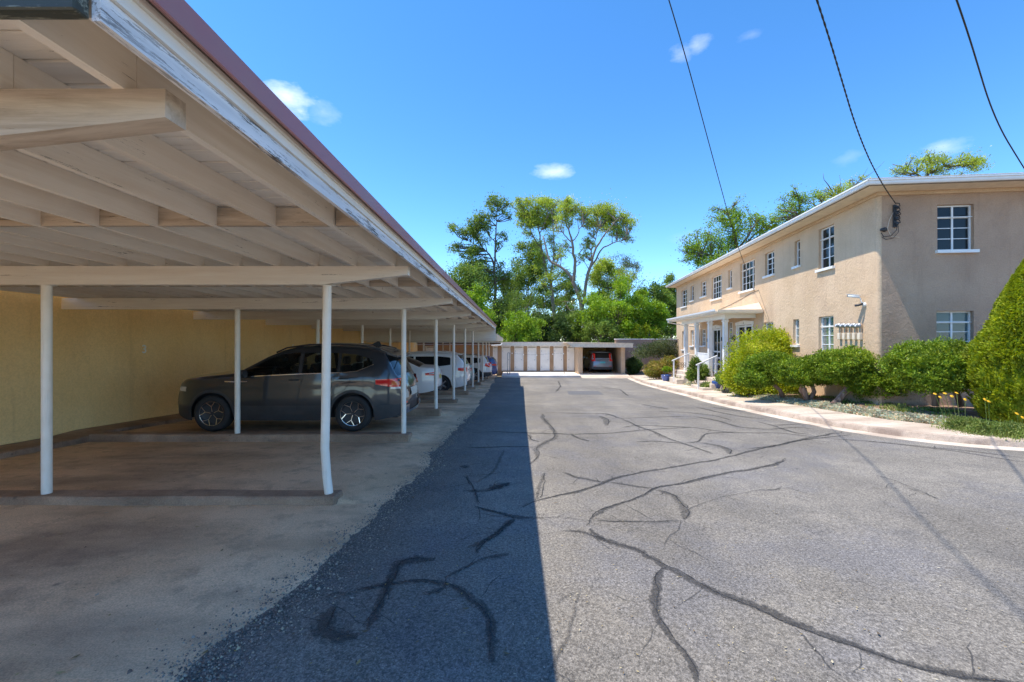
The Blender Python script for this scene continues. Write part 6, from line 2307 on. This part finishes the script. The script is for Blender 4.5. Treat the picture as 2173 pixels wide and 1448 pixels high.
    def handles(s, root, xs, mat):
        for x, z in xs:
            for sd in (-1, 1):
                y = s.hw(x, z)
                MB().tube([(x - .09, sd * (y - .005), z), (x - .07, sd * (y + .03), z), (x + .07, sd * (y + .03), z + .004), (x + .09, sd * (y - .005), z)], .012, 7).build('door_handle', mat, root, smooth=True)


def car_mats():
    C = {}
    C['grey'] = m_paint('slate_grey_paint', (.013, .018, .025), .35, 1.0, .1, .0)
    C['white'] = m_paint('white_car_paint', (.84, .83, .81), .3, 1.0, 0, .03)
    C['teal'] = m_paint('silver_teal_paint', (.26, .36, .38), .3, 1.0, .4, .1)
    C['blue'] = m_paint('blue_car_paint', (.02, .07, .26), .3, 1.0, .2, .1)
    C['silver'] = m_paint('silver_blue_paint', (.20, .25, .31), .3, 1.0, .35, .05)
    C['red'] = m_paint('red_lamp', (.75, .012, .008), .15, 1.0, 0, 0)
    C['orange'] = m_paint('orange_lamp', (.70, .14, .02), .15, 1.0, 0, 0)
    C['clear'] = m_paint('clear_lamp', (.60, .60, .60), .12, 1.0, 0, 0)
    C['plate'] = simple('pale_number_plate', (.62, .60, .52), .5)
    C['plate2'] = simple('teal_number_plate', (.08, .42, .45), .5)
    C['plate3'] = simple('yellow_number_plate', (.55, .45, .08), .5)
    C['sticker'] = simple('sticker', (.60, .52, .42), .6)
    return C


def build_cars():
    C = car_mats()
    # ---- slate grey SUV in the second bay
    y0 = 8.22 + .92
    zg = bay(-4, 8.2) + .0
    root = thing('parked_suv', 'dark slate grey SUV with black alloy wheels parked behind the white posts', 'car', (-6.64, y0, zg), group='cars parked in the carport')
    c = Car(4.46, 1.84,
            [(0, .66), (.04, .82), (.10, .92), (.25, .99), (.7, 1.05), (1.1, 1.085), (1.30, 1.11), (1.55, 1.25), (1.85, 1.42), (2.15, 1.55), (2.40, 1.61), (2.75, 1.635), (3.2, 1.63), (3.6, 1.60), (3.95, 1.545), (4.08, 1.50),
             (4.18, 1.34), (4.30, 1.10), (4.38, .98), (4.42, .90), (4.46, .72)],
            [(0, .9), (1.2, 1.04), (2.4, 1.095), (3.3, 1.125), (3.62, 1.15), (3.95, 1.28), (4.1, 1.36), (4.46, 1.4)],
            [(0, 1.0), (1.4, 1.15), (2.1, 1.46), (2.45, 1.50), (3.2, 1.495), (3.6, 1.46), (3.95, 1.36), (4.46, 1.3)],
            (.87, 3.55), .345, C['grey'], zc=.50, tumble=.34, front=.36, rear=.31, glass=((1.46, 2.50), (2.58, 3.24), (3.30, 3.90)), ws=(1.34, 2.34), bl=(4.09, 4.34), rl=.75)
    c.clad = True
    c.build_shell(root, M['carglass'])
    c.wheels_build(root, 'split', None)
    c.inside(root, 1.75, 2.65)
    c.mirror(root, 1.48, 1.07, M['plastic'])
    c.handles(root, ((2.44, .985), (3.38, 1.01)), C['grey'])
    c.seam(root, 'door_gap', [(2.64, 1.09), (2.58, .98), (2.52, .7), (2.50, .42)], .009, M['black'])
    c.seam(root, 'door_gap', [(3.52, 1.13), (3.50, .95), (3.40, .80), (3.17, .68), (3.12, .42)], .009, M['black'])
    c.seam(root, 'door_gap', [(1.34, 1.03), (1.32, .8), (1.36, .42)], .009, M['black'])
    c.seam(root, 'chrome_strip', [(1.46, 1.045), (2.0, 1.072), (2.6, 1.10), (3.3, 1.122), (3.62, 1.148), (3.93, 1.275)], .013, M['chrome'], off=.008)
    c.seam(root, 'chrome_strip', [(1.12, .955), (1.3, .95), (1.55, .955)], .016, M['chrome'], off=.008)
    c.seam(root, 'pillar_trim', [(2.54, 1.10), (2.53, 1.48)], .05, M['plastic'], off=.004)
    c.side_patch(root, 'tail_light', 3.98, 4.44, lambda x: .80 + .10 * (4.44 - x) / .46, lambda x: 1.0 - .02 * (4.44 - x), C['red'])
    c.side_patch(root, 'tail_light_inner', 4.26, 4.44, .875, .945, C['orange'], off=.012)
    c.side_patch(root, 'reversing_lamp', 4.24, 4.45, .80, .835, C['clear'], off=.012)
    c.side_patch(root, 'head_light', .06, .34, lambda x: .76, lambda x: .84 + .02 * x, C['clear'])
    c.rear_patch(root, 'tail_light', .50, .66, .80, .97, C['red'], mirror=True)
    c.rear_patch(root, 'number_plate', -.26, .26, .62, .78, C['plate'], off=.02)
    c.rear_patch(root, 'sticker', -.60, -.42, .60, .76, C['sticker'], off=.014)
    c.rear_patch(root, 'tailpipe_trim', .42, .70, .34, .46, M['chrome'], off=.03, mirror=True)
    c.rear_patch(root, 'bumper_trim', -.70, .70, .30, .345, M['chrome'], off=.022)
    c.rear_patch(root, 'reflector', .48, .68, .50, .535, C['red'], off=.012, mirror=True)
    for sd in (-1, 1):
        MB().tube([(1.95, sd * .60, 1.50), (2.15, sd * .615, 1.59), (2.6, sd * .62, 1.655), (3.2, sd * .62, 1.66), (3.7, sd * .60, 1.625), (3.98, sd * .58, 1.56)], .016, 7).build('roof_rail', M['plastic'], root, smooth=True)
    mb = MB()
    mb.hexa([(3.98, -.60, 1.50), (4.30, -.54, 1.40), (4.30, .54, 1.40), (3.98, .60, 1.50), (3.98, -.60, 1.56), (4.31, -.54, 1.435), (4.31, .54, 1.435), (3.98, .60, 1.56)])
    mb.build('rear_spoiler', C['grey'], root)
    MB().hexa([(3.60, -.02, 1.64), (3.84, -.03, 1.60), (3.84, .03, 1.60), (3.60, .02, 1.64), (3.74, -.004, 1.72), (3.78, -.006, 1.72), (3.78, .006, 1.72), (3.74, .004, 1.72)]).build('antenna', M['plastic'], root)
    MB().tube([(4.12, -.1, 1.42), (4.42, -.55, 1.20)], .008, 5).build('rear_wiper', M['plastic'], root)
    MB().lathe([(.14, -.012), (.16, 0), (.14, .012)], 20, (0, 0, 0), 'x').build('steering_wheel', M['plastic'], root).location = (1.80, -.36, 1.05)
    MB().bbox(1.72, 1.80, .0 - .12, .12, 1.30, 1.36, .01).build('inside_mirror', M['plastic'], root)

    def sedan(x1, yc, zg, paint, label, plate, L=4.40, W_=1.70, H=1.45, red=True, antenna=False, duck=False):
        root = thing('parked_sedan', label, 'car', (x1 - L, yc, zg), group='cars parked in the carport')
        k = L / 4.4
        c = Car(L, W_,
                [(0, .60), (.05 * k, .72), (.3 * k, .84), (1.0 * k, .97), (1.15 * k, 1.0), (1.5 * k, 1.2), (1.9 * k, 1.37), (2.3 * k, H - .01), (2.8 * k, H), (3.15 * k, H - .07), (3.5 * k, H - .2), (3.82 * k, H - .345), (3.95 * k, 1.09),
                 (4.2 * k, 1.075), (4.30 * k, 1.05), (4.36 * k, .96), (L, .62)],
                [(0, .85), (1.2 * k, .93), (2.5 * k, 1.0), (3.4 * k, 1.04), (L, 1.05)],
                [(0, .95), (1.3 * k, 1.05), (2.0 * k, H - .13), (2.9 * k, H - .12), (3.4 * k, H - .24), (3.75 * k, 1.06), (L, 1.0)],
                (.85 * k, 3.35 * k), .31, paint, zc=.34, glass=((1.4 * k, 2.3 * k), (2.38 * k, 3.1 * k), (3.15 * k, 3.5 * k)), ws=(1.2 * k, 2.15 * k), bl=(3.05 * k, 3.86 * k), rear=.24, rl=.8, front=.32)
        c.build_shell(root, M['carglass']); c.wheels_build(root, 'plain', None); c.inside(root, 1.7 * k, 2.5 * k, .52)
        c.mirror(root, 1.35, .98, paint); c.handles(root, ((2.25 * k, .86), (3.05 * k, .88)), paint)
        c.seam(root, 'door_gap', [(2.34 * k, 1.0), (2.33 * k, .35)], .009, M['black']); c.seam(root, 'door_gap', [(3.2 * k, 1.02), (3.05 * k, .6), (3.0 * k, .36)], .009, M['black'])
        c.seam(root, 'door_gap', [(1.25 * k, .95), (1.28 * k, .36)], .009, M['black'])
        c.side_patch(root, 'tail_light', L - .34, L - .015, lambda x: .80 + .02 * (L - x), lambda x: .93 - .12 * (L - x), C['red'])
        c.side_patch(root, 'lamp_lens', L - .22, L - .03, lambda x: .85, lambda x: .885, C['clear'], off=.012)
        c.rear_patch(root, 'tail_light', .44, .64, .80, .93, C['red'], mirror=True)
        c.rear_patch(root, 'number_plate', -.22, .22, .66, .80, plate, off=.02)
        c.rear_patch(root, 'bumper_insert', -.62, .62, .30, .40, M['plastic'], off=.015)
        c.rear_patch(root, 'reflector', .46, .64, .46, .49, C['red'], off=.012, mirror=True)
        if antenna:
            MB().tube([(3.0, 0, H), (3.35, 0, H + .18)], .004, 5).build('antenna', M['black'], root)
        return root

    sedan(-2.72, 15.55, bay(-4, 14.9), C['white'], 'white saloon car, first car beyond the grey SUV, only its tail in view', C['plate3'], antenna=True)
    sedan(-2.12, 21.9, bay(-4, 21.4), C['teal'], 'silver teal saloon car parked between the white SUV and white wagon', C['plate2'], L=4.5, W_=1.72, H=1.42)

    def wagon(name, x1, yc, zg, paint, label, plate, L, W_, H, upright, clad, lampz, rz=0.0, loc=None, group='cars parked in the carport', rack=False, dark=True, vert=False):
        root = thing(name, label, 'car', loc or (x1 - L, yc, zg), rz, group=group)
        k = L / 4.5; u = upright
        c = Car(L, W_,
                [(0, .68), (.05 * k, .84), (.3 * k, .98), (1.0 * k, 1.06), (1.15 * k, 1.09), (1.5 * k, 1.32), (1.85 * k, H - .12), (2.15 * k, H - .02), (2.6 * k, H), (3.4 * k, H - .01), (3.95 * k, H - .05), (4.12 * k, H - .09),
                 (4.12 * k + .22 * u, 1.28), (4.12 * k + .34 * u, 1.05), (L - .035, .92), (L, .66)],
                [(0, .92), (1.2 * k, 1.02), (2.5 * k, 1.06), (3.4 * k, 1.08), (3.75 * k, 1.12), (L, 1.25)],
                [(0, 1.0), (1.3 * k, 1.10), (1.95 * k, H - .15), (3.4 * k, H - .14), (3.8 * k, H - .18), (4.05 * k, 1.2), (L, 1.2)],
                (.88 * k, 3.5 * k), .34, paint, zc=.52 if clad else .36, tumble=.24, glass=((1.42 * k, 2.36 * k), (2.44 * k, 3.22 * k), (3.3 * k, 3.85 * k)), ws=(1.2 * k, 2.08 * k),
                bl=(4.12 * k, 4.12 * k + .30 * u), rear=.20, rl=.6, front=.34)
        c.clad = clad
        c.build_shell(root, M['carglass'] if not dark else M['cardark']); c.wheels_build(root, 'plain', None); c.inside(root, 1.7 * k, 2.6 * k)
        c.mirror(root, 1.40 * k, 1.06, paint); c.handles(root, ((2.30 * k, .94), (3.15 * k, .96)), paint)
        c.seam(root, 'door_gap', [(2.40 * k, 1.06), (2.39 * k, .4)], .009, M['black']); c.seam(root, 'door_gap', [(3.28 * k, 1.08), (3.2 * k, .7), (3.05 * k, .4)], .009, M['black'])
        c.seam(root, 'door_gap', [(1.27 * k, 1.0), (1.3 * k, .4)], .009, M['black'])
        z0, z1 = lampz
        if vert:
            c.side_patch(root, 'tail_light', 4.05 * k, 4.05 * k + .17, lambda x: 1.0, lambda x: H - .14, C['red'])
            c.rear_patch(root, 'tail_light', .56, .68, 1.02, H - .16, C['red'], mirror=True, off=.012)
            c.rear_patch(root, 'tail_light', .54, .74, .90, 1.04, C['red'], mirror=True, off=.014)
            c.side_patch(root, 'tail_light', L - .22, L - .01, .90, 1.04, C['red'])
        else:
            c.side_patch(root, 'tail_light', L - .36, L - .02, lambda x: z0 + (z1 - z0) * .35 * (L - x) / .36, lambda x: z1, C['red'])
            c.rear_patch(root, 'tail_light', .52, .70, z0, z1, C['red'], mirror=True)
        c.rear_patch(root, 'number_plate', -.20, .20, .74, .88, plate, off=.024)
        c.rear_patch(root, 'plate_recess', -.42, .42, .90, .935, M['plastic'], off=.016)
        c.rear_patch(root, 'lower_bumper', -.74, .74, .26, .46, M['plastic'], off=.02)
        c.rear_patch(root, 'reflector', .50, .70, .50, .535, C['red'], off=.014, mirror=True)
        c.rear_patch(root, 'rear_wiper', -.02, .3, 1.10, 1.115, M['black'], off=.02)
        for sd in (-1, 1):
            MB().tube([(1.9 * k, sd * (W_ / 2 - .27), H - .06), (2.2 * k, sd * (W_ / 2 - .26), H + .03), (3.4 * k, sd * (W_ / 2 - .26), H + .04), (3.9 * k, sd * (W_ / 2 - .28), H - .02)], .016, 7).build('roof_rail', M['plastic'] if rack else paint, root, smooth=True)
        if rack:
            for x in (2.35 * k, 3.3 * k):
                MB().bbox(x - .03, x + .03, -W_ / 2 + .2, W_ / 2 - .2, H + .055, H + .085, .008).build('roof_bar', M['plastic'], root)
        MB().bbox(4.02 * k, 4.24 * k, -.52, .52, H - .09, H - .05, .012).build('rear_spoiler', paint, root)
        return root

    wagon('parked_suv', -1.98, 18.6, bay(-4, 18.0), C['white'], 'white SUV with red swept back tail lights behind the white sedan', C['plate'], 4.6, 1.84, 1.62, 1.0, False, (.84, 1.02))
    wagon('parked_wagon', -1.55, 28.2, bay(-4, 27.6), C['white'], 'white boxy wagon with black lower cladding and roof rack', C['plate'], 4.45, 1.74, 1.58, .55, True, (.80, 1.08), rack=True)
    wagon('parked_hatchback', -1.28, 31.0, bay(-4, 30.6), C['blue'], 'blue hatchback, last car in the carport row, mostly hidden', C['plate'], 4.0, 1.70, 1.50, .8, False, (.84, 1.0))
    # in the garage, nose in: local +x (tail) points towards the camera
    wagon('parked_suv', 0, 0, 0, C['silver'], 'silver blue SUV parked nose first inside the open garage', C['plate2'], 4.5, 1.82, 1.66, .62, False, (.9, 1.0),
          rz=-math.pi / 2, loc=(6.93, 34.3 + 4.5, -2.50), group=None, vert=True)

# ------------------------------------------------------------------ put it all together
build_ground()
build_cracks()
build_sidewalk()
build_bed()
build_yellow_wall()
build_bay_curbs()
build_carport()
build_storage()
build_house()
build_site_wall()
build_trees()
build_shrubs()
build_cars()
build_fixtures()
build_pots()
